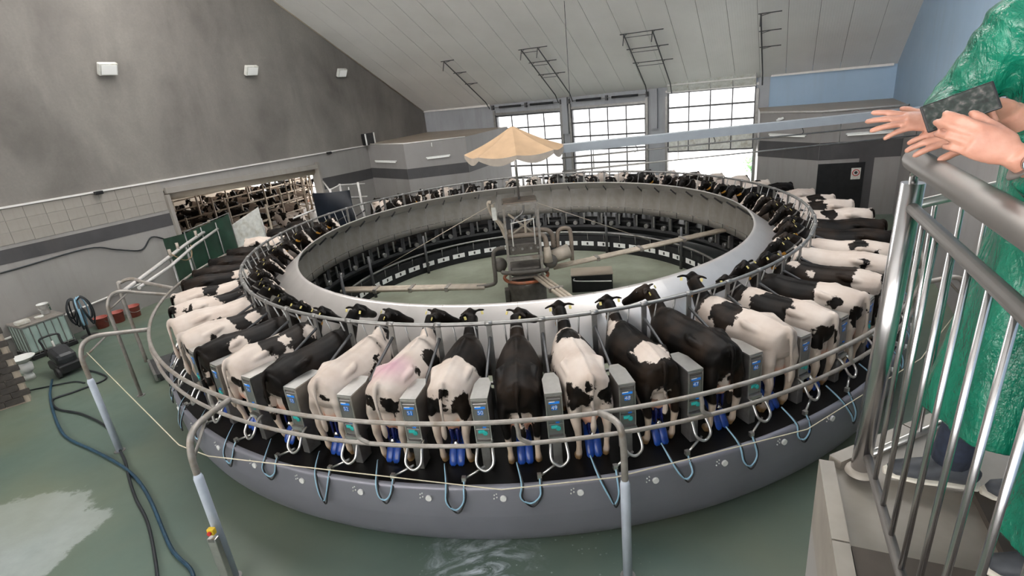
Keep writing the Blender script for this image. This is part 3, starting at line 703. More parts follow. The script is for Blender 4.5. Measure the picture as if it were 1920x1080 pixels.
lo_.box((0.024, 0, 1.065), (0.004, 0.15, 0.035)); cm_logo = lo_.mesh('label')
cm_logow = MB().box((0.0275, -0.03, 1.083), (0.003, 0.085, 0.012)).mesh('label_print')
cm_num = MB().box((0.024, 0, 0.985), (0.004, 0.085, 0.075)).mesh('number_label')
bt = MB(); bt.cyl((0.022, 0.035, 0.65), 0.034, 0.018, 14, (1, 0, 0)); bt.box((0.026, -0.02, 0.675), (0.012, 0.09, 0.05)); cm_btn = bt.mesh('button')
cm_led = MB().box((0.026, 0.03, 0.745), (0.01, 0.05, 0.018)).mesh('indicator')
lp = smoothpath([(-0.02, -0.09, 0.50), (0.10, -0.10, 0.44), (0.22, -0.11, 0.28), (0.26, -0.03, 0.20), (0.26, 0.05, 0.20), (0.22, 0.13, 0.28), (0.10, 0.12, 0.44), (-0.02, 0.11, 0.50)], 5)
cm_loop = MB().tube(lp, 0.022, 8).mesh('arm_loop')
cm_bkt = MB().tube([(0.20, 0.0, 0.22), (0.30, -0.28, 0.10)], 0.018, 8).box((0.31, -0.30, 0.10), (0.06, 0.06, 0.07)).mesh('hose_bracket')
cm_h1 = []; cm_h2 = []
for i, (dp_, wd_, ox) in enumerate(((0.30, 0.27, 0.0), (0.18, 0.20, 0.02), (0.36, 0.16, 0.03), (0.24, 0.30, -0.03))):
    def hosep(e, w2, zoff):
        return smoothpath([(0.31, -0.30 + zoff, 0.10), (0.38, -0.305 + zoff, 0.0), (0.46 + ox, -0.32 + zoff, -dp_ * 0.6), (0.475 + ox, -0.32 - wd_ * 0.45 + zoff, -dp_ - e), (0.46 + ox, -0.32 - wd_ * 0.9 + zoff, -dp_ * 0.6), (0.36, -0.56 + zoff, 0.03), (0.12, -0.60, 0.22)], 6)
    cm_h1.append(MB().tube(hosep(0.0, 0, 0.0), 0.0125, 7).mesh('milk_hose')); cm_h2.append(MB().tube(hosep(0.06, 0, 0.022), 0.0125, 7).mesh('vacuum_hose'))
cl_plate = MB()
# cluster local frame: +x outwards, origin on the deck under the udder
def lobe(y0):
    v = []; f = []
    prof = [(-0.30, 0.36), (-0.12, 0.30), (0.05, 0.20), (0.15, 0.06), (0.17, 0.03)]
    wd = [0.05, 0.065, 0.07, 0.065, 0.03]
    for (x, z), w in zip(prof, wd):
        for j in range(7):
            t = -1 + 2 * j / 6; v.append((x, y0 + t * w, z + 0.035 * (1 - t * t)))
        for j in range(7):
            t = 1 - 2 * j / 6; v.append((x, y0 + t * w, z - 0.015))
    for i in range(4):
        for j in range(14): f.append((i * 14 + j, i * 14 + (j + 1) % 14, (i + 1) * 14 + (j + 1) % 14, (i + 1) * 14 + j))
    f.append(tuple(range(13, -1, -1))); f.append(tuple(56 + j for j in range(14)))
    return v, f
cp = MB(); cp.add(*lobe(-0.068), True); cp.add(*lobe(0.068), True); cl_pm = cp.mesh('blue_shield')
cw = MB(); cw.sphere((0.02, 0, 0.34), (0.055, 0.055, 0.04), 12); cw.cyl((0.02, 0, 0.30), 0.035, 0.08, 12); cl_claw = cw.mesh('claw')
cl_cup = MB().tube([(0, 0, 0.60), (0, 0, 0.545), (0.004, 0, 0.50), (0.008, 0, 0.37)], [0.022, 0.032, 0.027, 0.019], 10).mesh('teat_cup')
cl_tube = MB().tube(smoothpath([(0.008, 0, 0.38), (0.012, 0, 0.33), (0.02, 0.02, 0.32)], 3), 0.011, 6).mesh('short_hose')
HB = [(2.2, 0, 1.5, 0.52)]           # black head and neck
HB2 = [(2.1, 0, 1.45, 0.62)]
BLZ = [(2.15, 0.0, 1.62, 0.06), (2.22, -0.01, 1.54, 0.06), (2.29, -0.02, 1.46, 0.065), (2.36, -0.03, 1.37, 0.07), (2.43, -0.04, 1.27, 0.10)]
# name: (variant, base, [patches of the other colour], [extra black], [extra white], pink, brown, description)
PAT = {
 0: (1, 'b', [(0.08, 0.02, 0.82, 0.17), (1.62, -0.24, 1.32, 0.09)], [], [], None, 0.75, 'brownish-black cow with white udder edge'),
 -1: (2, 'w', [(1.32, -0.12, 1.15, 0.60), (0.05, 0.22, 1.08, 0.18), (0.05, -0.22, 1.06, 0.20), (-0.02, 0, 1.3, 0.09), (1.75, 0, 1.3, 0.42)], HB, [(-0.03, 0.0, 0.98, 0.08)], None, 0.5, 'black-shouldered cow with white hips'),
 -2: (1, 'w', [(1.22, -0.32, 1.20, 0.22), (1.40, -0.30, 0.98, 0.17), (0.72, -0.30, 1.28, 0.07), (0.02, 0.16, 1.14, 0.11), (0.0, -0.16, 1.05, 0.15), (0.4, -0.3, 1.0, 0.07), (0.55, -0.33, 0.9, 0.07)], [(2.2, 0, 1.5, 0.45)], [], (0.5, 0.05, 1.45, 0.48), 0.4, 'white cow with a pink dye mark on its rump'),
 -3: (1, 'w', [(0.85, -0.34, 1.10, 0.06), (0.98, -0.34, 1.16, 0.07), (1.14, -0.32, 1.22, 0.09), (1.20, -0.33, 1.05, 0.08), (1.42, -0.25, 1.36, 0.07), (0.0, -0.12, 1.10, 0.09), (0.9, -0.36, 0.9, 0.08)], [(2.2, 0, 1.5, 0.46)], [], None, 0.3, 'white cow with small black flank spots'),
 -4: (0, 'b', [(0.06, 0.0, 0.84, 0.16)], [], [], None, 0.35, 'all-black cow with pale udder'),
 -5: (4, 'w', [(0.78, -0.15, 1.35, 0.24), (1.30, -0.12, 1.25, 0.36), (0.0, -0.14, 1.02, 0.15), (1.05, -0.3, 0.95, 0.2)], HB2, [(1.5, -0.2, 1.35, 0.16), (1.02, -0.2, 1.4, 0.1)], None, 0.5, 'white cow with two black saddle patches'),
 -6: (3, 'b', [(0.62, -0.28, 1.28, 0.20), (0.75, -0.35, 1.1, 0.16), (0.1, 0.05, 0.8, 0.14)], [], [], None, 0.35, 'black cow with one white flank patch'),
 -7: (4, 'w', [(1.22, -0.1, 1.28, 0.40), (0.5, -0.3, 1.22, 0.09), (0.05, -0.1, 1.1, 0.15), (1.75, -0.1, 1.25, 0.3)], HB2, [(1.32, -0.2, 1.4, 0.13)], None, 0.4, 'white-rumped cow with black mid-back'),
 -8: (3, 'w', [(0.75, -0.3, 1.2, 0.12)], HB2, [], None, 0.3, 'nearly white cow with black head'),
 -9: (4, 'w', [(0.05, 0.0, 1.25, 0.22), (0.35, -0.2, 1.3, 0.14), (1.2, 0.0, 1.3, 0.33)], HB2, [], None, 0.4, 'white cow with black tail end'),
 -10: (3, 'w', [(0.85, -0.1, 1.35, 0.2), (1.3, 0, 1.2, 0.2), (0.0, 0, 1.2, 0.2)], HB2, [], None, 0.3, 'white cow with dark dapples'),
 1: (0, 'w', [(0.05, 0.22, 1.12, 0.19), (0.05, -0.22, 1.12, 0.17), (-0.02, 0.03, 1.3, 0.07), (1.42, 0.0, 1.42, 0.22), (1.2, 0.28, 1.15, 0.12), (1.25, -0.34, 1.1, 0.30), (0.85, 0.36, 0.95, 0.2)], HB, [(1.62, 0.12, 1.38, 0.1), (1.32, 0.3, 1.25, 0.06), (-0.04, -0.02, 1.02, 0.08)], None, 0.4, 'white-backed cow with black buttocks'),
 2: (0, 'b', [(0.38, -0.02, 1.50, 0.27), (0.05, 0.02, 0.86, 0.17), (0.30, 0.26, 0.78, 0.16), (1.62, 0.2, 1.4, 0.18)], [], [], None, 0.6, 'black cow with a white rump patch'),
 3: (2, 'b', [(0.05, 0.0, 0.84, 0.13)], [], [], None, 0.7, 'large all-black cow'),
 4: (1, 'w', [(1.02, 0.12, 1.28, 0.30), (1.1, 0.35, 0.98, 0.14)], [(2.05, 0, 1.4, 0.50)], [], None, 0.8, 'white cow with a brown-black saddle'),
 5: (4, 'w', [(0.95, 0.2, 1.22, 0.40), (0.06, 0.18, 1.08, 0.20), (1.15, 0.3, 0.85, 0.2)], [(2.1, 0, 1.4, 0.56)], [], None, 0.4, 'white cow with big black side patch'),
 6: (3, 'w', [(1.15, 0.1, 1.2, 0.52), (0.33, 0.24, 1.28, 0.12), (0.02, 0.2, 1.1, 0.16)], HB2, [], None, 0.4, 'black-fronted cow with a spotted white rump'),
 7: (4, 'b', [(1.15, 0.25, 1.35, 0.09), (0.25, 0.15, 1.35, 0.26), (1.5, 0.1, 1.42, 0.10)], [], [(0.05, 0.0, 0.9, 0.2)], None, 0.6, 'dark cow with a pale rump'),
 8: (3, 'w', [(0.95, 0.34, 1.15, 0.10), (0.45, 0.24, 1.3, 0.10), (1.55, 0.2, 1.15, 0.15)], [(2.2, 0, 1.4, 0.5)], [], None, 0.3, 'white cow with two small dark patches'),
 9: (4, 'w', [(0.62, 0.1, 1.35, 0.20), (1.5, 0.2, 1.2, 0.14), (0.35, 0.25, 1.2, 0.12)], [(2.2, 0, 1.4, 0.5)], [], None, 0.6, 'white cow with a dark band over its loin'),
 10: (3, 'b', [(0.4, 0.2, 0.8, 0.1)], [], [], None, 0.7, 'all-black cow with brown sheen'),
 11: (4, 'b', [(1.5, 0.1, 1.45, 0.08)], [], BLZ, None, 0.6, 'black cow with a thin white shoulder mark'),
 12: (3, 'w', [(1.0, 0.1, 1.35, 0.2), (0.0, 0, 1.3, 0.12)], [(2.15, 0, 1.4, 0.52)], BLZ, None, 0.5, 'white cow with a brown back patch'),
 13: (4, 'w', [(0.9, 0.0, 1.2, 0.36)], HB2, BLZ, None, 0.8, 'white-ended cow with brown-black middle'),
 14: (3, 'w', [(0.55, 0.05, 1.3, 0.3), (1.2, 0.2, 1.1, 0.2)], HB2, BLZ, None, 0.6, 'white cow with brown loin'),
 15: (4, 'w', [(1.5, 0.05, 1.3, 0.3)], HB2, BLZ, None, 0.4, 'pale cow with black shoulders'),
 -11: (3, 'b', [(1.35, -0.1, 1.4, 0.2)], [], BLZ, None, 0.6, 'black cow with white shoulder patch'),
 -12: (4, 'b', [], [], BLZ, None, 0.7, 'plain black cow'),
 -13: (3, 'b', [], [], BLZ, None, 0.7, 'plain dark brown-black cow'),
 -14: (4, 'b', [(1.6, 0, 1.4, 0.1)], [], BLZ, None, 0.5, 'black cow with small neck mark'),
 -15: (3, 'w', [(1.5, 0, 1.3, 0.25), (0.5, -0.2, 1.1, 0.3)], HB2, BLZ, None, 0.5, 'pale-backed cow with black flank'),
 -16: (4, 'b', [], [], BLZ, None, 0.7, 'black cow with brown sheen'),
 -17: (3, 'b', [(0.1, 0, 1.2, 0.16)], [], BLZ, None, 0.6, 'black cow with white tail root'),
}
for k in range(-13, 12):
    ang = CAB0 + STEP * k; num = 50 - k
    t = thing('milking_cabinet', 'steel milking cabinet %d beside the %s' % (num, PAT[k][7]), 'cabinet', pol(9.03, ang, ZD), rad(ang), 'milking cabinets around the turntable')
    mobj('body', cm_body, M['stainless_side'], t); mobj('lid', cm_lid, M['stainless'], t); mobj('front_frame', cm_frame, M['stainless'], t)
    dp = mobj('display_panel', cm_front, M['panel_steel'], t); mobj('label', cm_logo, M['sticker'], dp); mobj('label_print', cm_logow, M['number_white'], dp)
    nl = mobj('number_label', cm_num, M['sticker'], dp)
    nm = mobj('number', num_mesh(num), M['number_white'], dp); nm.location = (0.0275, 0, 0.985); nm.rotation_euler = (PI / 2, 0, PI / 2)
    cpn = mobj('control_panel', cm_low, M['panel_steel'], t); mobj('button', cm_btn, M['teal'], cpn); mobj('indicator', cm_led, M['red'] if k % 3 == 0 else M['sticker'], cpn)
    mobj('drip_lip', cm_lip, M['stainless'], t); mobj('pedestal', cm_foot, M['galv'], t)
    mobj('arm_loop', cm_loop, M['stainless'], t); mobj('hose_bracket', cm_bkt, M['stainless'], t)
    hv = (k * 7) % 4
    mobj('milk_hose', cm_h1[hv], M['lightblue'], t); mobj('vacuum_hose', cm_h2[hv], M['black'], t)
for k in range(-13, 12):
    ang = COW0 + STEP * k
    t = thing('milking_cluster', 'blue milking cluster under the %s' % PAT[k][7], 'milking cluster', pol(8.83, ang, ZD), rad(ang + random.uniform(-4, 4)), 'milking clusters'); t.scale = (0.86, 0.86, 1.0)
    mobj('blue_shield', cl_pm, M['blue'], t); mobj('claw', cl_claw, M['chrome'], t)
    for x, y in ((-0.06, -0.06), (-0.06, 0.06), (0.04, -0.055), (0.04, 0.055)):
        c = mobj('teat_cup', cl_cup, M['navy'], t, (x, y, 0)); mobj('short_hose', cl_tube, M['black'], c)

# ================================================================== COWS
def cow_mesh(name, poll, hd, yaw, tail_sw=0.0):
    mb = MB()
    S = [(0.00, 1.40, 1.06, 0.16), (0.05, 1.43, 0.94, 0.255), (0.16, 1.455, 0.84, 0.31), (0.32, 1.475, 0.78, 0.325), (0.50, 1.485, 0.72, 0.335), (0.72, 1.46, 0.64, 0.36), (0.98, 1.445, 0.58, 0.385), (1.22, 1.445, 0.58, 0.37), (1.42, 1.47, 0.62, 0.315), (1.58, 1.465, 0.68, 0.26), (1.72, 1.41, 0.76, 0.205), (1.82, 1.32, 0.86, 0.13)]
    vs = []; n = 20
    for (x, zt, zb, w) in S:
        zc = (zt * 0.52 + zb * 0.48)
        for k in range(n):
            th = 2 * PI * k / n; c, s = math.cos(th), math.sin(th)
            e = 0.80
            yy = w * math.copysign(abs(c) ** e, c)
            zz = zc + ((zt - zc) if s > 0 else (zc - zb)) * math.copysign(abs(s) ** (0.95 if s < 0 else 0.9), s)
            if s > 0: yy *= (1 - 0.22 * s * s)
            vs.append((x, yy, zz))
    fs = []
    for i in range(len(S) - 1):
        for k in range(n):
            l = (k + 1) % n; fs.append((i * n + k, i * n + l, (i + 1) * n + l, (i + 1) * n + k))
    fs.append(tuple(reversed(range(n)))); fs.append(tuple((len(S) - 1) * n + k for k in range(n)))
    mb.add(vs, fs)
    # spine ridge, hook and pin bones
    mb.tube([(0.05, 0, 1.425), (0.5, 0, 1.475), (1.0, 0, 1.43), (1.45, 0, 1.455)], [0.03, 0.04, 0.03, 0.045], 8)
    for s in (-1, 1):
        mb.tube([(0.74, s * 0.18, 1.36), (0.56, s * 0.275, 1.375), (0.36, s * 0.24, 1.33), (0.2, s * 0.2, 1.27)], [0.04, 0.058, 0.05, 0.04], 10)
        mb.tube([(0.24, s * 0.12, 1.35), (0.02, s * 0.125, 1.325)], [0.05, 0.055], 8)
        # hind leg with round thigh, hock, cannon, hoof
        mb.tube([(0.34, s * 0.18, 1.18), (0.24, s * 0.225, 1.02), (0.20, s * 0.235, 0.86), (0.16, s * 0.225, 0.68), (0.09, s * 0.215, 0.54), (0.10, s * 0.21, 0.44), (0.13, s * 0.205, 0.28), (0.15, s * 0.205, 0.14), (0.18, s * 0.205, 0.07)],
                [(0.11, 0.21), (0.115, 0.235), (0.10, 0.21), (0.075, 0.135), (0.055, 0.08), (0.048, 0.06), (0.04, 0.044), (0.05, 0.054), (0.05, 0.054)], 12, up=(0.98, 0, 0.2))
        mb.tube([(0.20, s * 0.205, 0.085), (0.225, s * 0.205, 0.04), (0.24, s * 0.205, 0.0)], [(0.05, 0.055), (0.06, 0.075), (0.062, 0.085)], 10, up=(1, 0, 0))
        # fore leg
        mb.tube([(1.50, s * 0.17, 1.05), (1.45, s * 0.18, 0.85), (1.44, s * 0.165, 0.66), (1.46, s * 0.155, 0.42), (1.455, s * 0.15, 0.34), (1.46, s * 0.15, 0.16), (1.48, s * 0.15, 0.08)],
                [(0.09, 0.17), (0.08, 0.14), (0.062, 0.085), (0.052, 0.056), (0.045, 0.048), (0.034, 0.036), (0.046, 0.05)], 12, up=(1, 0, 0))
        mb.tube([(1.50, s * 0.15, 0.09), (1.515, s * 0.15, 0.04), (1.52, s * 0.15, 0.0)], [(0.05, 0.055), (0.06, 0.072), (0.062, 0.08)], 10, up=(1, 0, 0))
    # udder with rear attachment
    mb.sphere((0.36, 0, 0.70), (0.25, 0.17, 0.155), 16); mb.sphere((0.20, 0, 0.80), (0.13, 0.13, 0.22), 14)
    for x, y in ((0.22, -0.07), (0.22, 0.07), (0.42, -0.075), (0.42, 0.075)): mb.tube([(x, y, 0.64), (x, y, 0.545)], [0.04, 0.018], 8)
    # tail
    mb.tube(smoothpath([(0.08, 0, 1.41), (0.0, 0, 1.43), (-0.055, 0.01, 1.34), (-0.07, 0.02 + tail_sw * 0.3, 1.12), (-0.075, tail_sw * 0.7, 0.90), (-0.065, tail_sw, 0.72), (-0.05, tail_sw * 1.1, 0.55)], 3),
            [0.045, 0.045, 0.044, 0.042, 0.042, 0.04, 0.036, 0.033, 0.031, 0.029, 0.028, 0.027, 0.028, 0.034, 0.042, 0.046, 0.045, 0.035, 0.016], 8)
    # neck, dewlap and head
    P = V(poll); hd = V(hd).normalized(); d = Matrix.Rotation(yaw, 3, 'Z') @ hd
    side = V((0, 0, 1)).cross(d).normalized(); upv = d.cross(side).normalized()
    nb = P - d * 0.02 - upv * 0.06
    NKP = smoothpath([(1.40, 0, 1.16), (1.66, 0, 1.20), (1.66 + (nb.x - 1.66) * 0.55, nb.y * 0.35, 1.22 + (nb.z - 1.22) * 0.55), nb], 4)
    mb.tube(NKP, [(0.23, 0.29), (0.215, 0.275), (0.20, 0.262), (0.185, 0.25), (0.165, 0.235), (0.15, 0.22), (0.135, 0.20), (0.125, 0.185), (0.115, 0.165), (0.105, 0.15), (0.10, 0.14), (0.10, 0.13), (0.095, 0.12)], 14, up=(0, 0, 1))
    H = [(-0.04, 0.02, 0.06, 0.05), (0.0, 0.01, 0.095, 0.085), (0.08, -0.02, 0.108, 0.115), (0.17, -0.035, 0.108, 0.125), (0.27, -0.05, 0.088, 0.105), (0.37, -0.058, 0.072, 0.083), (0.45, -0.06, 0.078, 0.076), (0.50, -0.06, 0.074, 0.066), (0.53, -0.06, 0.05, 0.045)]
    pts = [P + d * t + upv * o for t, o, w, h in H]
    mb.tube(pts, [(w, h) for t, o, w, h in H], 14, up=tuple(upv))
    mb.sphere(P + d * 0.0 + upv * 0.05, (0.06, 0.06, 0.05), 10)
    for s in (-1, 1):
        e0 = P + side * (0.07 * s) + d * 0.01 + upv * 0.0
        e1 = e0 + side * (0.09 * s) - d * 0.03 + upv * 0.005; e2 = e0 + side * (0.19 * s) - d * 0.035 - upv * 0.03
        mb.tube([e0, e0.lerp(e1, 0.5), e1, e1.lerp(e2, 0.55), e2], [(0.022, 0.03), (0.022, 0.052), (0.022, 0.066), (0.02, 0.052), (0.016, 0.014)], 8, up=tuple(d))
        mb.sphere(P + d * 0.14 + side * (0.10 * s) + upv * 0.035, 0.028, 8)
    me = remeshed(mb, name, 0.021, 5, 0.5)
    # anchors
    tags = []
    for s in (-1, 1):
        e = P + side * (0.17 * s) - d * 0.055 - upv * 0.035
        tags.append((e, d.copy(), side * s, upv.copy()))
    c0 = NKP[8]; ax = (NKP[9] - NKP[7]).normalized()
    eyes = [P + d * 0.15 + side * (0.108 * s) + upv * 0.032 for s in (-1, 1)]
    cside = ax.cross(V((0, 0, 1))).normalized(); cup = cside.cross(ax).normalized()
    col = MB(); ring = []
    for i in range(25):
        th = 2 * PI * i / 24
        ring.append((c0 + cside * (0.103 * math.cos(th)) + cup * (0.148 * math.sin(th)), th))
    def strap(i0, i1, wdt, th_):
        m = MB(); vs = []; fs = []
        for i in range(i0, i1 + 1):
            p = ring[i % 24][0]; o = (p - c0).normalized()
            vs += [p + ax * wdt, p - ax * wdt, p - ax * wdt + o * th_, p + ax * wdt + o * th_]
        for i in range(i1 - i0):
            b = i * 4
            for j in range(4): fs.append((b + j, b + (j + 1) % 4, b + 4 + (j + 1) % 4, b + 4 + j))
        m.add(vs, fs); return m
    cmesh = strap(0, 24, 0.017, 0.014).mesh('collar'); bmesh_ = strap(13, 17, 0.03, 0.02).mesh('collar_band'); 
    b2 = strap(19, 23, 0.03, 0.02).mesh('collar_band')
    tmesh = []
    for e, dd, ss, uu in tags:
        Mx = Matrix((dd, ss, uu)).transposed(); tmesh.append(MB().box(e - dd * 0.02 - uu * 0.03, (0.010, 0.042, 0.06), 0, Mx).mesh('ear_tag'))
    emesh = [MB().sphere(e, 0.02, 8).mesh('eye') for e in eyes]
    return dict(body=me, collar=cmesh, bands=[bmesh_, b2], tags=tmesh, eyes=emesh)
COWV = [cow_mesh('cow_body', (2.10, 0.0, 1.66), (0.80, 0, -0.45), 0.0, 0.02),
        cow_mesh('cow_body', (2.08, -0.03, 1.66), (0.80, 0, -0.42), -0.85, -0.03),
        cow_mesh('cow_body', (2.08, 0.03, 1.64), (0.80, 0, -0.45), 0.75, 0.05),
        cow_mesh('cow_body', (2.04, 0.0, 1.56), (0.66, 0, -0.62), 0.12, 0.0),
        cow_mesh('cow_body', (2.02, 0.04, 1.52), (0.70, 0, -0.55), -0.25, 0.03)]
def put_cow(variant, mat, loc, rz, sc, label, group, collar=True, details=True):
    c = COWV[variant]
    t = thing('cow', label, 'cow', loc, rz, group); t.scale = (sc, sc, sc)
    mobj('body', c['body'], mat, t, objmat=True)
    if details:
        cl = mobj('collar', c['collar'], M['strap_grey'], t)
        if collar:
            for b in c['bands']: mobj('collar_band', b, M['collar'], cl)
        for b in c['tags']: mobj('ear_tag', b, M['tag_yellow'], t)
        for b in c['eyes']: mobj('eye', b, M['eye'], t)
    return t
cowidx = {}
for k in range(-17, 38):
    if 35 <= k <= 37: continue
    ang = COW0 + STEP * k
    rs = random.Random(100 + k)
    if k in PAT:
        vr, base, bl_, xb, xw, pk, br, desc = PAT[k]
        if vr in (3, 4) and rs.random() < 0.6 and not xw: xw = BLZ
        mt = cow_mat('cow_coat', base, (bl_, xb, xw), pk, br, None, k * 0.37)
        if -13 <= k <= 11: lab = '%s in a turntable stall' % desc
        elif k < 0: lab = '%s on the turntable near the wall opening' % desc
        else: lab = '%s on the turntable near the blue wall' % desc
    else:
        fr_ = rs.choice((0.25, 0.4, 0.55, 0.75, 0.95)); vr = rs.choice((3, 4, 3))
        face = rs.random() < 0.65
        mt = cow_mat('cow_coat', 'w', ([], [(2.1, 0, 1.45, 0.56)], BLZ if face else []), None, rs.random() * 0.6, fr_, k * 1.37)
        desc = {0.25: 'mostly white cow', 0.4: 'white cow with black patches', 0.55: 'half black, half white cow', 0.75: 'black cow with some white', 0.95: 'mostly black cow'}[fr_]
        sect = 'beside the raised glazed door' if ang < 42 else 'before the raised glazed door' if ang < 66 else 'before the middle glazed door' if ang < 84 else 'before the door behind the parasol' if ang < 104 else 'before the chamfered grey wall'
        lab = '%s%s on the turntable %s' % ('white-blazed ' if face else '', desc, sect)
    sc = 0.97 + 0.05 * rs.random()
    jit = rs.uniform(-0.25, 0.25); R0 = 9.05 + rs.uniform(-0.05, 0.06)
    put_cow(vr, mt, pol(R0, ang + jit, ZD), rad(ang + 180 + rs.uniform(-2.0, 2.0)), sc, lab, 'cows on the turntable', collar=(rs.random() < 0.75))

# ================================================================== RUMP RAIL, POSTS AND CORD
rr = thing('rump_rail', 'curved double steel rail with gooseneck posts standing round the turntable', 'railing')
RA = 9.505; ZU = 2.325; ZLOW = 1.97
MB().tube([pol(RA, a, ZU) for a in [-196 + i * 2 for i in range(90)]], 0.034, 10).build('upper_rail', M['galv_dirty'], rr)
MB().tube(smoothpath([pol(RA, -146.5, ZU), pol(RA + 0.03, -146, 2.12), pol(RA, -144, ZLOW)], 4) + [pol(RA, a, ZLOW) for a in [-142 + i * 2 for i in range(63)]], 0.031, 10).build('lower_rail', M['galv_dirty'], rr)
for a in (-125, -107.2, -93.6, -78.6, -62, -46, -32):
    MB().tube(smoothpath([pol(RA, a, ZU), pol(RA + 0.02, a + 0.1, ZU - 0.1), pol(RA + 0.02, a + 0.2, ZLOW + 0.1), pol(RA, a + 1.0, ZLOW)], 5), 0.03, 8).build('rail_link', M['galv_dirty'], rr)
def goose(bx, by, ang, ztop, thick_h=0.0, brace=True, mat='pale_post', r=0.05):
    b = V((bx, by, 0)); e = pol(RA, ang, ZU)
    d = (e - b); d.z = 0
    pts = [b, b + V((0, 0, ztop - 0.45)), b + V((0, 0, ztop - 0.25)) + d * 0.02, b + d * 0.10 + V((0, 0, ztop - 0.06)), b + d * 0.28 + V((0, 0, ztop)), b + d * 0.6 + V((0, 0, (ztop + ZU) / 2 + 0.02)), e]
    p = MB().tube([pts[0]] + smoothpath(pts[1:], 5), r * 0.82, 12).build('support_post', M['galv_dirty'], rr)
    if thick_h: MB().tube([b, b + V((0, 0, thick_h - 0.06)), b + V((0, 0, thick_h))], [r * 1.15, r * 1.15, r * 0.85], 14).build('post_sleeve', M[mat], p)
    MB().cyl(b, r * 1.9, 0.012, 16).build('foot_plate', M['galv'], p)
    if brace: MB().tube([b + V((0, 0, ztop - 0.38)), b + d * 0.45 + V((0, 0, ztop - 0.03))], 0.022, 8).build('post_brace', M['galv_dirty'], p)
    return p
goose(-5.01, -9.28, -121.5, 2.45, 1.88, True, r=0.055)
goose(0.70, -9.97, -87.0, 2.40, 1.62, False, r=0.055)
goose(-9.11, -5.60, -150.5, 2.55, 1.75, True, r=0.055)
goose(-10.14, -3.17, -166, 2.72, 0.0, True, r=0.05)
goose(7.6, -6.7, -43, 2.45, 1.7, True, r=0.055)
es = thing('emergency_stop', 'yellow stop button box fixed to the gooseneck rail post', 'switch box', (-4.97, -9.35, 1.02), rad(-100))
MB().bbox((0.085, 0, 0), (0.07, 0.10, 0.10), 0.012).build('housing', M['yellow'], es); MB().cyl((0.12, 0, 0), 0.028, 0.03, 14, (1, 0, 0)).build('button', M['red'], es)
jb = thing('post_trunking', 'bare stainless cable trunking up the front of the rail post', 'trunking', (-4.98, -9.36, 0), rad(-100))
MB().bbox((0.085, 0, 0.46), (0.09, 0.13, 0.92), 0.01).build('cover', M['stainless'], jb); MB().box((0.13, 0, 0.90), (0.012, 0.09, 0.05)).build('cap', M['galv'], jb)
cd = [V((-9.0, -5.55, 2.3)), V((-5.5, -8.75, 2.02)), V((-4.9, -9.1, 2.02)), pol(9.95, -95, 1.62), pol(9.9, -86.5, 1.60), pol(9.9, -70, 1.58), pol(9.9, -52, 1.58), V((7.55, -6.65, 1.7))]
tag(MB().tube(cd, 0.008, 6).build('pull_cord', M['cord']), 'thin pale cord strung from post to post outside the rail', 'cord')
# low steel ramp plate beside the turntable
rp = thing('steel_ramp', 'dark steel plate platform on the floor at the turntable edge', 'platform', (-10.1, -1.75, 0), rad(-52))
MB().bbox((0, 0, 0.17), (1.3, 0.9, 0.10), 0.01).build('plate', M['mid_frame'], rp); MB().bbox((0, -0.47, 0.15), (1.34, 0.06, 0.2), 0.01).build('edge_bar', M['galv'], rp)
for x in (-0.55, 0.55): MB().box((x, 0, 0.06), (0.08, 0.8, 0.12)).build('bearer', M['mid_frame'], rp)

# ================================================================== EXIT LANE RAILS, GREEN SCREEN
ln = thing('exit_lane_rail', 'double sloping pipe rail leading from the wall opening past the green tarpaulin', 'railing')
def pipe(par, name, pts, r=0.04, mat='painted_pipe', sm=0):
    return MB().tube(smoothpath(pts, sm) if sm else pts, r, 8).build(name, M[mat], par)
L0 = V((-10.75, -1.6, 2.35)); L1 = V((-11.75, 3.3, 2.35)); L2 = V((-12.3, 7.2, 2.4))
pipe(ln, 'top_rail', [L0, V((-11.05, 0.0, 2.36)), L1, L2], 0.06)
pipe(ln, 'second_rail', [L0 + V((0.25, 0.2, -0.03)), V((-10.8, 0.6, 2.3)), L1 + V((0.3, 0, -0.06)), L2 + V((0.3, 0, -0.06))], 0.05)
pipe(ln, 'gooseneck', [V((-11.25, -1.1, 0)), V((-11.25, -1.1, 2.2)), V((-11.2, -1.0, 2.42)), V((-10.95, -0.9, 2.45)), V((-10.5, -1.1, 2.36)), pol(RA, -169, ZU)], 0.05, 'galv_dirty', 5)
for p in (V((-11.5, 1.9, 0)), L1 * V((1, 1, 0)), V((-12.1, 5.3, 0))): pipe(ln, 'lane_post', [p, p + V((0, 0, 2.36))], 0.04, 'galv')
for i, p in enumerate((V((-11.35, 1.7, 2.5)), V((-11.6, 2.6, 2.5)), V((-11.9, 4.4, 2.5)))):
    MB().cyl(p - V((0, 0, 0.12)), 0.05, 0.22, 10).build('spray_nozzle', M['canvas_pale'], ln)
MB().tube(smoothpath([V((-11.3, 1.7, 2.42)), V((-11.2, 2.1, 2.1)), V((-11.35, 2.8, 2.05)), V((-11.5, 3.2, 2.35))], 5), 0.018, 6).build('loop_hose', M['canvas'], ln)
gt = thing('green_tarpaulin_screen', 'dark green tarpaulin screen on a pipe frame beside the wall opening', 'screen')
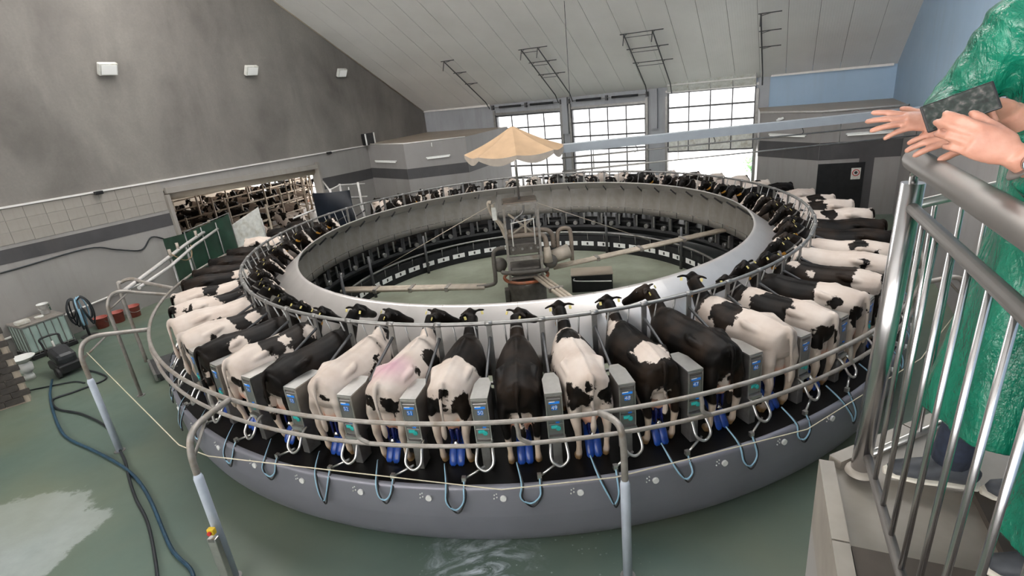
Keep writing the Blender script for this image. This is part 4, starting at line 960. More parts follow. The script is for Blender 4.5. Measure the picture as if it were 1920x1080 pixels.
def sheet(p00, p10, p01, p11, nx=14, nz=8, amp=0.05, th=0.02):
    mb = MB(); vs = []; fs = []
    p00, p10, p01, p11 = V(p00), V(p10), V(p01), V(p11); nrm = (p10 - p00).cross(p01 - p00).normalized()
    for s in (0, 1):
        for j in range(nz + 1):
            for i in range(nx + 1):
                u, v = i / nx, j / nz; p = p00.lerp(p10, u).lerp(p01.lerp(p11, u), v)
                w = mnoise.noise(p * 1.7) * amp + math.sin(u * 17) * amp * 0.3
                vs.append(p + nrm * (w + s * th))
    N_ = (nx + 1) * (nz + 1)
    for j in range(nz):
        for i in range(nx):
            a = j * (nx + 1) + i; q = (a, a + 1, a + nx + 2, a + nx + 1); fs.append(q); fs.append(tuple(N_ + x for x in reversed(q)))
    return mb.add(vs, fs, True)
T0, T1 = NA(-12.9, -1.9), NA(-13.2, 0.25)
sheet(T0 + V((0, 0, 0.5)), T1 + V((0, 0, 0.5)), T0 + V((0, 0, 2.55)), T1 + V((0, 0, 2.75))).build('tarpaulin', M['green_tarp'], gt)
T2 = NA(-14.3, -1.9); sheet(T2 + V((0, 0, 0.3)), T0 + V((0, 0, 0.3)), T2 + V((0, 0, 2.3)), T0 + V((0, 0, 2.55)), 6, 8).build('tarpaulin_side', M['green_tarp'], gt)
pipe(gt, 'frame_pipe', [T0 + V((0, 0, 0)), T0 + V((0, 0, 2.6)), T1 + V((0, 0, 2.8)), T1 + V((0, 0, 0))], 0.03, 'galv')
for f in (0.33, 0.66): pipe(gt, 'frame_pipe', [T0.lerp(T1, f) + V((0.03, -0.04, 0)), T0.lerp(T1, f) + V((0.03, -0.04, 2.6))], 0.022, 'galv')
wp = thing('white_gate_panel', 'pale sheet gate panel beside the green tarpaulin', 'gate panel')
W0, W1 = NA(-13.5, 0.35), NA(-13.2, 1.7)
MB().add([W0 + V((0, 0, 0.3)), W1 + V((0, 0, 0.3)), W1 + V((0, 0, 2.7)), W0 + V((0, 0, 2.2)), W0 + V((-.03, .03, 0.3)), W1 + V((-.03, .03, 0.3)), W1 + V((-.03, .03, 2.7)), W0 + V((-.03, .03, 2.2))], [(0, 1, 2, 3), (7, 6, 5, 4), (0, 4, 5, 1), (2, 6, 7, 3), (1, 5, 6, 2), (0, 3, 7, 4)]).build('sheet', M['white_dirty'], wp)
for w in (W0, W1): pipe(wp, 'gate_post', [w, w + V((0, 0, 2.2))], 0.035, 'galv')
# ---- black screen at the entry with its gate frame
es_c = pol(8.75, 143, 0)
sc = thing('entry_screen', 'tall black plastic screen beside the entry gate of the turntable', 'screen', (es_c.x, es_c.y, ZD + 0.02), rad(-8))
scm = MB(); vs = []; n_ = 16
for i in range(n_ + 1):
    t = -1 + 2 * i / n_
    for z in (0.0, 2.15): vs.append((t * 0.75, 0.22 * t * t - 0.1, z))
fs = [(2 * i, 2 * i + 2, 2 * i + 3, 2 * i + 1) for i in range(n_)]
b_ = len(vs); vs2 = [(x, y + 0.03, z) for x, y, z in vs]
scm.add(vs + vs2, fs + [tuple(b_ + j for j in reversed(f)) for f in fs] + [(2 * i + 1, 2 * i + 3, b_ + 2 * i + 3, b_ + 2 * i + 1) for i in range(n_)], True)
scm.build('sheet', plain('glossy_dark_blue_plastic', (0.004, 0.006, 0.010), 0.35, 0, 0.3, 3, spec=0.12), sc)
for x in (-0.72, 0.72): MB().tube([(x, 0.18, 0), (x, 0.18, 2.25)], 0.03, 8).build('post', M['galv'], sc)
eg = thing('entry_gate', 'galvanised pipe gate and posts between the black screen and the chamfered wall', 'gate')
g0 = pol(9.9, 138, 0); g1 = pol(10.7, 133, 0); g2 = NA(-13.6, 6.0)
for g in (g0, g1, pol(10.1, 130, 0)): pipe(eg, 'gate_post', [g, g + V((0, 0, 3.3))], 0.05, 'painted_pipe')
for z in (3.25, 2.7): pipe(eg, 'gate_rail', [g0 + V((0, 0, z)), g1 + V((0, 0, z)), g1 + V((1.0, 0.3, z - 0.1))], 0.035)
for z in (3.2, 2.3): pipe(eg, 'gate_rail', [g0 + V((0, 0, z)), g2 + V((0, 0, z - 0.2))], 0.035)
pipe(eg, 'gate_rail', [pol(9.7, 150, 2.6), g0 + V((0, 0, 2.75))], 0.035)

# ================================================================== CENTRE: PUMP STAND, PARASOL, PIPE BOOMS
cs = thing('pump_stand', 'dusty pump and pipe assembly on a round pedestal at the centre of the turntable', 'machine', (0, 0, 0.012))
MB().lathe([(0.01, 0.92), (0.50, 0.92), (0.56, 0.86), (0.58, 0.80), (0.58, 0.06), (0.62, 0.0)], 40).build('pedestal', M['dusty_grey'], cs)
MB().bbox((-0.62, -0.1, 0.45), (0.14, 0.3, 0.5), 0.02).build('junction_box', M['dusty_grey'], cs)
MB().tube([(0.66 * math.cos(2 * PI * i / 40), 0.66 * math.sin(2 * PI * i / 40), 1.02) for i in range(40)], 0.05, 8, closed=True).build('orange_ring', M['orange_ring'], cs)
fx, fy = 0.48, 0.42
for sx in (-1, 1):
    for sy in (-1, 1): MB().box((sx * fx, sy * fy, 2.16), (0.07, 0.07, 2.3)).build('frame_post', M['galv_dirty'], cs)
for z in (3.30, 1.12):
    for sy in (-1, 1): MB().box((0, sy * fy, z), (2 * fx + 0.07, 0.06, 0.06)).build('frame_bar', M['galv_dirty'], cs)
    for sx in (-1, 1): MB().box((sx * fx, 0, z), (0.06, 2 * fy, 0.06)).build('frame_bar', M['galv_dirty'], cs)
MB().box((0.0, 0.0, 3.345), (0.95, 0.8, 0.03)).build('top_plate', M['brown_pipe'], cs)
MB().bbox((0, -0.08, 1.98), (0.95, 0.6, 0.32), 0.03).build('valve_block', M['dusty_grey'], cs)
for x in (-0.32, -0.05, 0.2, 0.4):
    v_ = MB().cyl((x, -0.38, 2.0), 0.085, 0.06, 14, (0, -1, 0)).build('valve_face', M['dusty_grey'], cs); MB().cyl((x, -0.44, 2.0), 0.035, 0.03, 8, (0, -1, 0)).build('valve_knob', M['galv'], v_)
MB().bbox((0, -0.36, 1.7), (1.1, 0.1, 0.12), 0.01).build('shelf_beam', M['galv_dirty'], cs)
def cpipe(name, pts, r, mat='brown_pipe'): return MB().tube(smoothpath(pts, 5), r, 12).build(name, M[mat], cs)
cpipe('manifold_pipe', [(-0.5, -0.3, 2.36), (0.3, -0.3, 2.36), (0.58, -0.3, 2.3), (0.66, -0.3, 2.05), (0.66, -0.3, 1.7)], 0.075)
cpipe('manifold_pipe', [(-0.4, 0.1, 2.4), (0.5, 0.1, 2.38), (0.85, 0.1, 2.25), (0.9, 0.1, 1.8)], 0.07)
cpipe('elbow_pipe', [(-0.55, -0.3, 2.05), (-0.85, -0.32, 2.0), (-0.92, -0.32, 1.7), (-0.92, -0.34, 1.2), (-1.0, -0.34, 0.98), (-1.5, -0.3, 0.92)], 0.06, 'dusty_grey')
cpipe('elbow_pipe', [(1.05, 0.2, 1.5), (1.05, 0.2, 2.1), (1.15, 0.2, 2.3), (1.38, 0.2, 2.3), (1.45, 0.2, 2.1), (1.45, 0.2, 1.3)], 0.06)
cpipe('front_pipe', [(-0.7, -0.45, 1.38), (-0.55, -0.5, 1.33), (0.5, -0.5, 1.3), (0.62, -0.45, 1.35)], 0.06, 'dusty_grey')
for sx, zz in ((-0.75, 1.5), (0.75, 1.45)):
    MB().sphere((sx, -0.15, zz), (0.22, 0.24, 0.22), 14).build('pump_housing', M['dusty_grey'], cs)
MB().tube([(0.75, 0.0, 1.5), (1.35, 0.15, 1.62)], [0.2, 0.22], 16).build('pump_motor', M['beige_pipe'], cs)
MB().tube([(0.68, -0.35, 1.5), (0.66, -0.33, 1.95)], [0.14, 0.10], 14).build('filter_bowl', M['beige_pipe'], cs)
cpipe('riser_pipe', [(-0.5, 0.2, 2.2), (-0.62, 0.2, 2.6), (-0.85, 0.2, 3.0), (-0.9, 0.2, 3.3), (-0.8, 0.15, 3.32)], 0.05, 'beige_pipe')
cpipe('riser_pipe', [(-0.38, 0.1, 2.2), (-0.52, 0.1, 2.55), (-0.75, 0.1, 2.95), (-0.78, 0.1, 3.25)], 0.05, 'beige_pipe')
cpipe('hose_arch', [(-0.3, 0.0, 2.4), (-0.2, 0.0, 2.75), (0.05, 0.0, 2.95), (0.1, 0, 3.1), (0.1, 0, 3.3)], 0.03, 'galv')
for p, q in (((-0.45, -0.2, 2.3), (0.42, 0.2, 2.75)), ((0.4, -0.2, 2.3), (-0.35, 0.25, 2.9)), ((0.1, -0.3, 2.3), (0.1, -0.3, 2.85))):
    MB().tube([p, q], 0.035, 8).build('stay_bar', M['beige_pipe'], cs)
MB().tube([(-0.3, -0.45, 2.1), (-0.3, -0.45, 2.78), (0.34, -0.45, 2.86), (0.34, -0.45, 2.1)], 0.022, 8).build('white_conduit', M['rope_white'], cs)
MB().bbox((-0.75, -0.2, 3.05), (0.14, 0.12, 0.36), 0.015).build('white_box', M['white_dirty'], cs)
MB().bbox((0, 0, 1.28), (0.9, 0.75, 0.25), 0.05).build('base_casting', M['dusty_grey'], cs)
def boom(label, p, q, r, n, mat):
    t = thing('pipe_boom', label, 'pipe'); p, q = V(p), V(q); s = (q - p).cross(V((0, 0, 1))).normalized()
    for i in range(n): MB().tube([p + s * (i - (n - 1) / 2) * r * 2.3, q + s * (i - (n - 1) / 2) * r * 2.3], r, 10).build('pipe', M[mat], t)
    for f in (0.25, 0.5, 0.75): MB().box(p.lerp(q, f), (0.1, r * 2.4 * n + 0.04, r * 2.4), math.atan2((q - p).y, (q - p).x)).build('pipe_clamp', M['galv_dirty'], t)
    return t
boom('brown twin pipe boom from the pump stand towards the wall opening', (-1.25, -0.3, 0.93), pol(5.85, 172.5, 0.93), 0.055, 3, 'beige_pipe')
boom('pale pipe boom from the pump stand towards the blue wall', (0.85, 0.25, 1.12), pol(6.5, 9, 1.52), 0.045, 3, 'beige_pipe')
boom('twin pipe boom from the pump stand under the manger, towards the front rail', (0.35, -0.5, 1.15), pol(6.4, -74, 1.45), 0.05, 3, 'beige_pipe')
for lab, p, q in (('thin stay cable from the pump stand top towards the entry screen', (-0.7, 0.2, 3.3), pol(5.7, 150, 0.9)), ('thin stay cable across the pit towards the blue wall', (0.4, 1.5, 3.0), pol(5.2, 30, 0.95))):
    tag(MB().tube([V(p), V(q)], 0.012, 6).build('stay_cable', M['beige_pipe']), lab, 'cable')
um = thing('parasol', 'large tan canvas parasol with scalloped cream edge over the central pump stand', 'parasol', (0, 0, 3.37))
MB().tube([(0, 0, 0), (0, 0, 1.95)], 0.035, 10).build('pole', M['stainless'], um)
NPN = 8
for i in range(NPN):
    vs = []; fs = []; nu, nv = 8, 8
    for s in (0, 1):
        for j in range(nv + 1):
            f = j / nv; R = 0.05 + 1.36 * f; z = 2.02 - 0.62 * f - 0.05 * math.sin(f * PI) - s * 0.01
            for u in range(nu + 1):
                t = u / nu; a0 = 2 * PI * i / NPN; a1 = 2 * PI * (i + 1) / NPN
                x = R * (math.cos(a0) * (1 - t) + math.cos(a1) * t); y = R * (math.sin(a0) * (1 - t) + math.sin(a1) * t)
                vs.append((x, y, z - 0.06 * math.sin(t * PI) * f))
    n1 = (nu + 1) * (nv + 1)
    for j in range(nv):
        for u in range(nu):
            a = j * (nu + 1) + u; q = (a, a + nu + 1, a + nu + 2, a + 1); fs.append(q); fs.append(tuple(n1 + x for x in reversed(q)))
    pn = MB().add(vs, fs, True).build('canopy_panel', M['canvas'], um)
    vs = []; fs = []
    for s in (0, 1):
        for u in range(nu + 1):
            t = u / nu; a0 = 2 * PI * i / NPN; a1 = 2 * PI * (i + 1) / NPN; R = 1.41 - s * 0.008
            x = R * (math.cos(a0) * (1 - t) + math.cos(a1) * t); y = R * (math.sin(a0) * (1 - t) + math.sin(a1) * t); zt = 1.40 - 0.06 * math.sin(t * PI)
            vs += [(x, y, zt), (x * 1.0, y * 1.0, zt - 0.10 - 0.10 * abs(math.sin(t * PI)) )]
    n1 = 2 * (nu + 1)
    for u in range(nu):
        q = (2 * u, 2 * u + 2, 2 * u + 3, 2 * u + 1); fs.append(q); fs.append(tuple(n1 + x for x in reversed(q)))
    MB().add(vs, fs, True).build('valance', M['canvas_pale'], pn)
    MB().tube([(0, 0, 1.90), (1.37 * math.cos(2 * PI * i / NPN), 1.37 * math.sin(2 * PI * i / NPN), 1.345)], 0.012, 6).build('rib', M['rope_white'], um)
br = thing('service_bridge', 'pale horizontal beam with thin pipes running from the parasol to the right wall', 'beam')
MB().box((6.9, 0.05, 4.66), (11.4, 0.3, 0.22)).build('beam', M['beam_white'], br)
for z0, z1 in ((4.45, 4.33), (4.08, 3.98)):
    MB().tube([(1.3, 0.0, z0 - 0.05), (12.4, 0.0, z1 + 0.02)], 0.022, 8).build('pipe', M['galv'], br)
for x in (2.2, 4.6, 6.9, 9.2, 11.4): MB().tube([(x, 0, 4.6), (x, 0, 4.02)], 0.012, 6).build('hanger', M['galv'], br)
for x in (3.4, 5.6, 8.1): MB().tube(smoothpath([(x, 0, 4.55), (x + 0.05, 0, 4.42), (x - 0.03, 0, 4.36)], 3), 0.012, 6).build('hook', M['mid_frame'], br)
hc = MB(); hc.tube([NA(-1.78, 9.48, 9.5), NA(-1.78, 9.48, 5.9), NA(-1.78, 9.48, 4.9)], 0.012, 6)
tag(hc.build('hanging_cable', M['mid_frame']), 'long thin cable hanging from the ribbed ceiling', 'cable')

# ================================================================== CEILING DOOR TRACKS
def track(label, n0, n1, single=False, right=False):
    t = thing('door_track', label, 'door track')
    za = lambda n, a: roofz(n, a) - 0.16
    ns = [n0] if single else [n0, n1]
    for n in ns: MB().tube([NA(n, 16.3, 5.35), NA(n, 15.9, za(n, 15.9) - 0.1), NA(n, 11.9, za(n, 11.9))], 0.03, 6).build('track_rail', M['mid_frame'], t)
    for a in (12.0, 13.1, 14.2):
        x0, x1 = (n0 - 0.25, n0 + 0.55) if (single and not right) else ((n0 - 0.1, n0 + 0.75) if right else (n0 - 0.2, n1 + 0.45))
        MB().tube([NA(x0, a, za(n0, a) + 0.08), NA(x1, a, za(n0, a) + 0.08)], 0.022, 6).build('cross_bar', M['mid_frame'], t)
        if not single: MB().tube([NA(n0, a - 0.1, za(n0, a) - 0.08), NA(n1, a - 0.1, za(n0, a) - 0.08)], 0.015, 6).build('cross_bar', M['mid_frame'], t)
        for n in ns: MB().tube([NA(n, a, za(n, a)), NA(n + (0.4 if single else 0.12), a, za(n, a) + 0.08)], 0.014, 6).build('strut', M['mid_frame'], t)
    for n in ns: MB().tube([NA(n, 11.9, za(n, 11.9)), NA(n, 11.7, za(n, 11.9) - 0.45)], 0.022, 6).build('drop_leg', M['mid_frame'], t)
    return t
track('single ceiling track above the glazed door by the left corner', -9.45, 0, True)
track('ladder-like ceiling track between the first and middle glazed doors', -5.0, -4.15)
track('ladder-like ceiling track between the middle and raised glazed doors', 0.0, 1.25)
track('single ceiling track beside the blue wall', 5.5, 0, True, True)

# ================================================================== WALL FITTINGS
for i, (a, z, lab) in enumerate(((-1.88, 8.36, 'square floodlight high on the dark wall, near the open ridge'), (4.0, 8.21, 'middle square floodlight of three on the dark wall'), (9.6, 8.0, 'square floodlight on the dark wall below the sloping ceiling edge'))):
    f = thing('floodlight', lab, 'floodlight', NA(NL + 0.03, a, z), RZ_A, 'floodlights on the dark wall')
    MB().bbox((0, -0.18, 0), (0.62, 0.16, 0.42), 0.03, M=Matrix.Rotation(rad(28), 3, 'X')).build('housing', M['white_dirty'], f)
    MB().box((0, -0.27, -0.045), (0.5, 0.012, 0.32), 0, Matrix.Rotation(rad(28), 3, 'X')).build('lens', M['flood_glass'], f)
    MB().box((0, -0.05, 0), (0.3, 0.14, 0.06)).build('bracket', M['mid_frame'], f)
fh = thing('fan_heater', 'black louvred heater with white side bars on the dark wall', 'heater', NA(NL + 0.02, 10.75, 4.5), RZ_A)
MB().bbox((0, -0.15, 0), (0.8, 0.26, 0.62), 0.02).build('case', M['black'], fh)
for x in (-0.36, 0.36): MB().bbox((x, -0.29, 0), (0.09, 0.05, 0.62), 0.01).build('side_bar', M['white_plastic'], fh)
for i in range(7): MB().box((0, -0.29, -0.25 + i * 0.083), (0.6, 0.02, 0.03)).build('louvre', M['mid_frame'], fh)
for i, (a, z, lab) in enumerate(((-3.47, 4.40, 'small dark camera on the white trim, by the pale wall tiles'), (7.6, 4.18, 'small dark camera on the white trim, right above the wall opening edge'))):
    c = thing('wall_camera', lab, 'camera', NA(NL + 0.02, a, z), RZ_A)
    MB().bbox((0, -0.12, 0), (0.26, 0.14, 0.12), 0.02).build('case', M['black'], c); MB().box((0, -0.03, 0), (0.06, 0.1, 0.05)).build('bracket', M['mid_frame'], c)
def tubelamp(p, q, lab):
    p, q = V(p), V(q); m = (p + q) / 2; d = q - p
    t = thing('tube_lamp', lab, 'lamp', m, math.atan2(d.y, d.x), 'fluorescent wall lamps')
    MB().bbox((0, 0, 0), (d.length, 0.1, 0.06), 0.01).build('fitting', M['white_plastic'], t); MB().tube([(-d.length / 2 + 0.05, -0.02, -0.055), (d.length / 2 - 0.05, -0.02, -0.055)], 0.03, 10).build('tube', M['tube_lamp'], t)
def wallpt(P0, P1, f, z, off=0.08):
    q0, q1 = NA(*P0), NA(*P1); nr_ = (q1 - q0).cross(V((0, 0, 1))).normalized()
    if nr_.dot(-q0) < 0: nr_ = -nr_
    return q0.lerp(q1, f) + nr_ * off + V((0, 0, z))
tubelamp(wallpt(ptsL[0], ptsL[1], 0.2, 3.32), wallpt(ptsL[0], ptsL[1], 0.78, 3.32), 'wall lamp on the short chamfer wall below the black heater')
tubelamp(wallpt(ptsL[1], ptsL[2], 0.33, 3.38), wallpt(ptsL[1], ptsL[2], 0.72, 3.38), 'wall lamp on the grey wall left of the tan parasol')
tubelamp(wallpt(ptsR[1], ptsR[2], 0.2, 3.36), wallpt(ptsR[1], ptsR[2], 0.8, 3.36), 'wall lamp on the grey wall right of the raised glazed door')
tubelamp(wallpt(ptsR[2], ptsR[3], 0.3, 3.36), wallpt(ptsR[2], ptsR[3], 0.85, 3.36), 'wall lamp on the grey wall under the blue corner')
wcm = wallpt(ptsR[1], ptsR[2], 0.35, 4.0); c = thing('wall_camera', 'white bullet camera on the grey wall beside the raised door', 'camera', wcm, rad(-30))
MB().bbox((0.05, -0.12, 0), (0.3, 0.1, 0.1), 0.03, M=Matrix.Rotation(rad(-20), 3, 'Y')).build('case', M['white_plastic'], c); MB().box((0.0, -0.03, 0.02), (0.08, 0.12, 0.06)).build('bracket', M['white_plastic'], c)
hk = thing('wall_hook', 'small white hook on the chamfer wall left of the parasol', 'hook', wallpt(ptsL[1], ptsL[2], 0.45, 4.0, 0.02), 0)
MB().tube(smoothpath([(0, 0, 0.1), (0, -0.06, 0.06), (0, -0.07, -0.03), (0, -0.02, -0.08)], 4), 0.02, 8).build('hook', M['white_plastic'], hk)
dz = wallpt(ptsR[2], ptsR[3], 0.22, 0, 0.03); dang = math.atan2((NA(*ptsR[3]) - NA(*ptsR[2])).y, (NA(*ptsR[3]) - NA(*ptsR[2])).x)
dd = thing('door_5', None, None, dz, dang); dd['kind'] = 'structure'; dd['label'] = 'dark steel door with a round sign in the grey right-hand wall'
MB().bbox((0.2, 0, 1.1), (1.7, 0.05, 2.2), 0.01).build('leaf', M['dark_frame'], dd)
sg = MB().bbox((0.75, -0.035, 1.75), (0.34, 0.012, 0.46), 0.004).build('sign', M['white_dirty'], dd)
MB().tube([(0.75 + 0.12 * math.cos(2 * PI * i / 24), -0.046, 1.79 + 0.12 * math.sin(2 * PI * i / 24)) for i in range(24)], 0.018, 6, closed=True).build('sign_ring', M['red'], sg)
MB().cyl((0.75, -0.04, 1.79), 0.06, 0.01, 12, (0, -1, 0)).build('sign_figure', M['number_black'], sg)
st_ = MB(); st_.add([wallpt(ptsR[2], ptsR[3], f, z, 0.018) for f, z in ((0.5, 0), (0.68, 0), (0.68, 2.4), (0.5, 2.4))], [(0, 1, 2, 3)])
struct('wall_stripe', st_, M['band'], wcr)
cbp = [NA(NL + 0.04, -9.0, 2.75), NA(NL + 0.04, -6.83, 2.62), NA(NL + 0.04, -4.4, 2.66), NA(NL + 0.04, -3.5, 2.35), NA(NL + 0.04, -2.7, 2.1), NA(NL + 0.04, -2.2, 2.45), NA(NL + 0.05, -1.7, 2.2)]
tag(MB().tube(smoothpath(cbp, 6), 0.025, 6).build('wall_cable', M['hose']), 'slack black cable running along the pale wall', 'cable')
tag(MB().tube([NA(NL + 0.1, -8, 0.62), NA(NL + 0.1, -2.6, 0.95)], 0.035, 8).build('wall_pipe', M['rope_white']), 'white pipe low along the pale wall behind the red buckets', 'pipe')

# ================================================================== FLOOR CLUTTER AT THE LEFT
ib = thing('bulk_tank', 'caged plastic bulk tank with greenish liquid on a black pallet', 'tank', (-15.42, 0.62, 0), rad(60))
MB().bbox((0, 0, 0.08), (1.25, 1.05, 0.14), 0.02).build('pallet', M['black'], ib)
MB().bbox((0, 0, 0.62), (1.14, 0.94, 0.88), 0.06).build('bottle', plain('pale_green_translucent_plastic', (0.36, 0.46, 0.42), 0.35, 0, 0.12, 2), ib)
MB().bbox((0, 0, 1.08), (1.2, 1.0, 0.04), 0.01).build('top_frame', M['galv_dirty'], ib)
MB().cyl((0.1, 0, 1.08), 0.12, 0.06, 18).build('filler_cap', M['white_dirty'], ib)
for i in range(7):
    x = -0.57 + i * 0.19
    for y in (-0.49, 0.49): MB().box((x, y, 0.62), (0.02, 0.02, 0.94)).build('cage_bar', M['galv'], ib)
for i in range(5):
    y = -0.44 + i * 0.22
    for x in (-0.59, 0.59): MB().box((x, y, 0.62), (0.02, 0.02, 0.94)).build('cage_bar', M['galv'], ib)
for z in (0.2, 1.06):
    for y in (-0.49, 0.49): MB().box((0, y, z), (1.2, 0.025, 0.025)).build('cage_ring', M['galv'], ib)
    for x in (-0.59, 0.59): MB().box((x, 0, z), (0.025, 1.0, 0.025)).build('cage_ring', M['galv'], ib)
bkp = (Matrix.Rotation(rad(60), 3, 'Z') @ V((0.35, 0.15, 0))) + V((-15.42, 0.62, 1.106))
def bucket(name, loc, r, h, mat, lab, cat='bucket', group=None, lid=None):
    t = thing(name, lab, cat, loc, random.random() * 6, group)
    MB().lathe([(0.01, 0.01), (r * 0.82, 0.0), (r, h), (r * 1.06, h), (r * 1.06, h - 0.03), (r * 0.95, h - 0.01), (r * 0.78, 0.03), (0.01, 0.03)], 28).build('pail', M[mat], t)
    MB().tube([(r * 1.0 * math.cos(a), r * 0.25 * math.sin(a) - r * 0.9, h * 0.75 + 0.1 * math.sin(a)) for a in [PI + PI * i / 12 for i in range(13)]], 0.008, 5).build('handle', M['galv'], t)
    if lid: MB().box((r * 0.98, 0, h * 0.5), (0.03, r * 0.9, h * 0.5)).build('label_print', M[lid], t)
    return t
bucket('plastic_pail', bkp, 0.15, 0.34, 'white_plastic', 'white pail with a green print standing on the bulk tank', 'pail', None, 'green_tarp')
tag(MB().bbox((Matrix.Rotation(rad(60), 3, 'Z') @ V((-0.4, -0.2, 0))) + V((-15.42, 0.62, 1.168)), (0.35, 0.25, 0.12), 0.03, rad(60)).build('tray', M['white_dirty']), 'shallow dirty white tray lying on the bulk tank', 'tray')
bucket('bucket', (-14.75, 2.22, 0), 0.21, 0.38, 'red_bucket', 'faded red bucket next to the black hose bundle', 'bucket', 'red buckets by the wall')
bucket('bucket', (-14.45, 2.62, 0), 0.21, 0.38, 'red_bucket', 'middle faded red bucket between two red buckets', 'bucket', 'red buckets by the wall')
bucket('bucket', (-14.15, 3.05, 0), 0.22, 0.40, 'red_bucket', 'faded red bucket at the end by the green tarpaulin', 'bucket', 'red buckets by the wall')
hb = thing('hose_bundle', 'bundle of coiled black hoses and steel claws hung on a stand by the bulk tank', 'hose bundle', (-14.72, 1.5, 0), 0)
MB().tube([(0, 0, 0), (0, 0, 1.25)], 0.04, 8).build('stand', M['mid_frame'], hb)
MB().cyl((0, 0, 0), 0.25, 0.02, 16).build('foot', M['mid_frame'], hb)
rh = random.Random(3)
for i in range(12):
    a = rh.uniform(0, 2 * PI); w = rh.uniform(0.15, 0.34); dp_ = rh.uniform(0.5, 0.95); ca, sa = math.cos(a), math.sin(a)
    MB().tube(smoothpath([(0, 0, 1.25), (ca * w * 0.6, sa * w * 0.6, 1.36), (ca * w * 1.1, sa * w * 1.1, 1.15), (ca * w * 1.2, sa * w * 1.2, 1.25 - dp_ * 0.7), (ca * w * 0.8, sa * w * 0.8, 1.25 - dp_), (ca * w * 0.3, sa * w * 0.3, 1.0)], 4), 0.022, 6).build('hose', M['hose'] if i % 4 else M['lightblue'], hb)
sb = thing('pressure_washer', 'black wheeled cleaning machine with handle on the green floor', 'washer', (-13.45, -1.2, 0), rad(-35))
bm_ = MB(); prism(bm_, [(-0.42, -0.28), (0.42, -0.28), (0.42, 0.28), (-0.42, 0.28)], 0.1, 0.3)
MB().bbox((0, 0, 0.24), (0.9, 0.56, 0.28), 0.06).build('chassis', M['black'], sb)
MB().bbox((0.05, 0, 0.52), (0.72, 0.5, 0.4), 0.12, M=Matrix.Rotation(rad(14), 3, 'Y')).build('hood', plain('charcoal_plastic', (0.03, 0.032, 0.036), 0.4, 0, 0.2, 6), sb)
for y in (-0.3, 0.3):
    w = MB().cyl((0.3, y - 0.04, 0.16), 0.16, 0.08, 20, (0, 1, 0)).build('wheel', M['tyre'], sb); MB().cyl((0.3, y - 0.05, 0.16), 0.06, 0.1, 12, (0, 1, 0)).build('hub', M['mid_frame'], w)
MB().tube(smoothpath([(-0.35, -0.22, 0.5), (-0.45, -0.22, 0.85), (-0.5, -0.2, 1.02), (-0.5, 0.2, 1.02), (-0.45, 0.22, 0.85), (-0.35, 0.22, 0.5)], 4), 0.028, 8).build('handle', M['black'], sb)
MB().tube([(-0.3, 0, 0.6), (-0.38, 0, 0.9)], 0.03, 8).build('column', M['white_dirty'], sb)
fn = thing('white_funnel', 'white plastic funnel basin on a narrow pedestal beside the cleaning machine', 'basin', (-14.35, -1.45, 0), 0)
MB().lathe([(0.01, 0.02), (0.13, 0.0), (0.12, 0.12), (0.09, 0.2), (0.17, 0.26), (0.18, 0.46), (0.12, 0.52)], 24).build('pedestal', M['white_plastic'], fn)
MB().lathe([(0.10, 0.52), (0.14, 0.54), (0.30, 0.66), (0.31, 0.68), (0.28, 0.67), (0.12, 0.57), (0.01, 0.56)], 28).build('bowl', M['white_plastic'], fn)
def flex(name, pts, r, mat, lab):
    return tag(MB().tube(smoothpath([V((x, y, r + 0.004 + 0.0)) for x, y in pts], 8), r, 8).build(name, M[mat]), lab, 'hose')
flex('floor_hose', [(-13.5, -1.75), (-12.9, -2.6), (-12.14, -3.5), (-11.3, -4.4), (-10.66, -4.96), (-9.6, -5.6), (-8.65, -6.22), (-8.0, -6.75), (-7.34, -7.43), (-6.33, -8.6), (-5.7, -9.15), (-5.45, -9.7)], 0.03, 'blue_hose', 'dark blue hose snaking across the green floor from the cleaning machine')
flex('floor_hose', [(-12.9, -1.3), (-12.3, -1.6), (-11.8, -2.05), (-12.2, -2.6), (-12.55, -2.95), (-12.0, -3.5), (-11.2, -3.85), (-10.32, -4.4), (-9.6, -5.0), (-9.15, -5.55), (-8.7, -6.05), (-8.2, -6.7), (-7.7, -7.3), (-7.1, -7.95), (-6.4, -8.9), (-5.95, -9.6)], 0.026, 'hose', 'black hose looping past the gooseneck post on the green floor')
flex('floor_hose', [(-4.6, -9.75), (-4.3, -9.62), (-4.0, -9.7), (-3.9, -9.95)], 0.02, 'blue_hose', 'short blue hose end curling beside the rail post with the yellow switch')
flex('floor_hose', [(-13.9, -2.3), (-13.2, -2.1), (-12.7, -2.0), (-12.3, -2.15)], 0.02, 'hose', 'thin black cable lying between the stone pier and the cleaning machine')

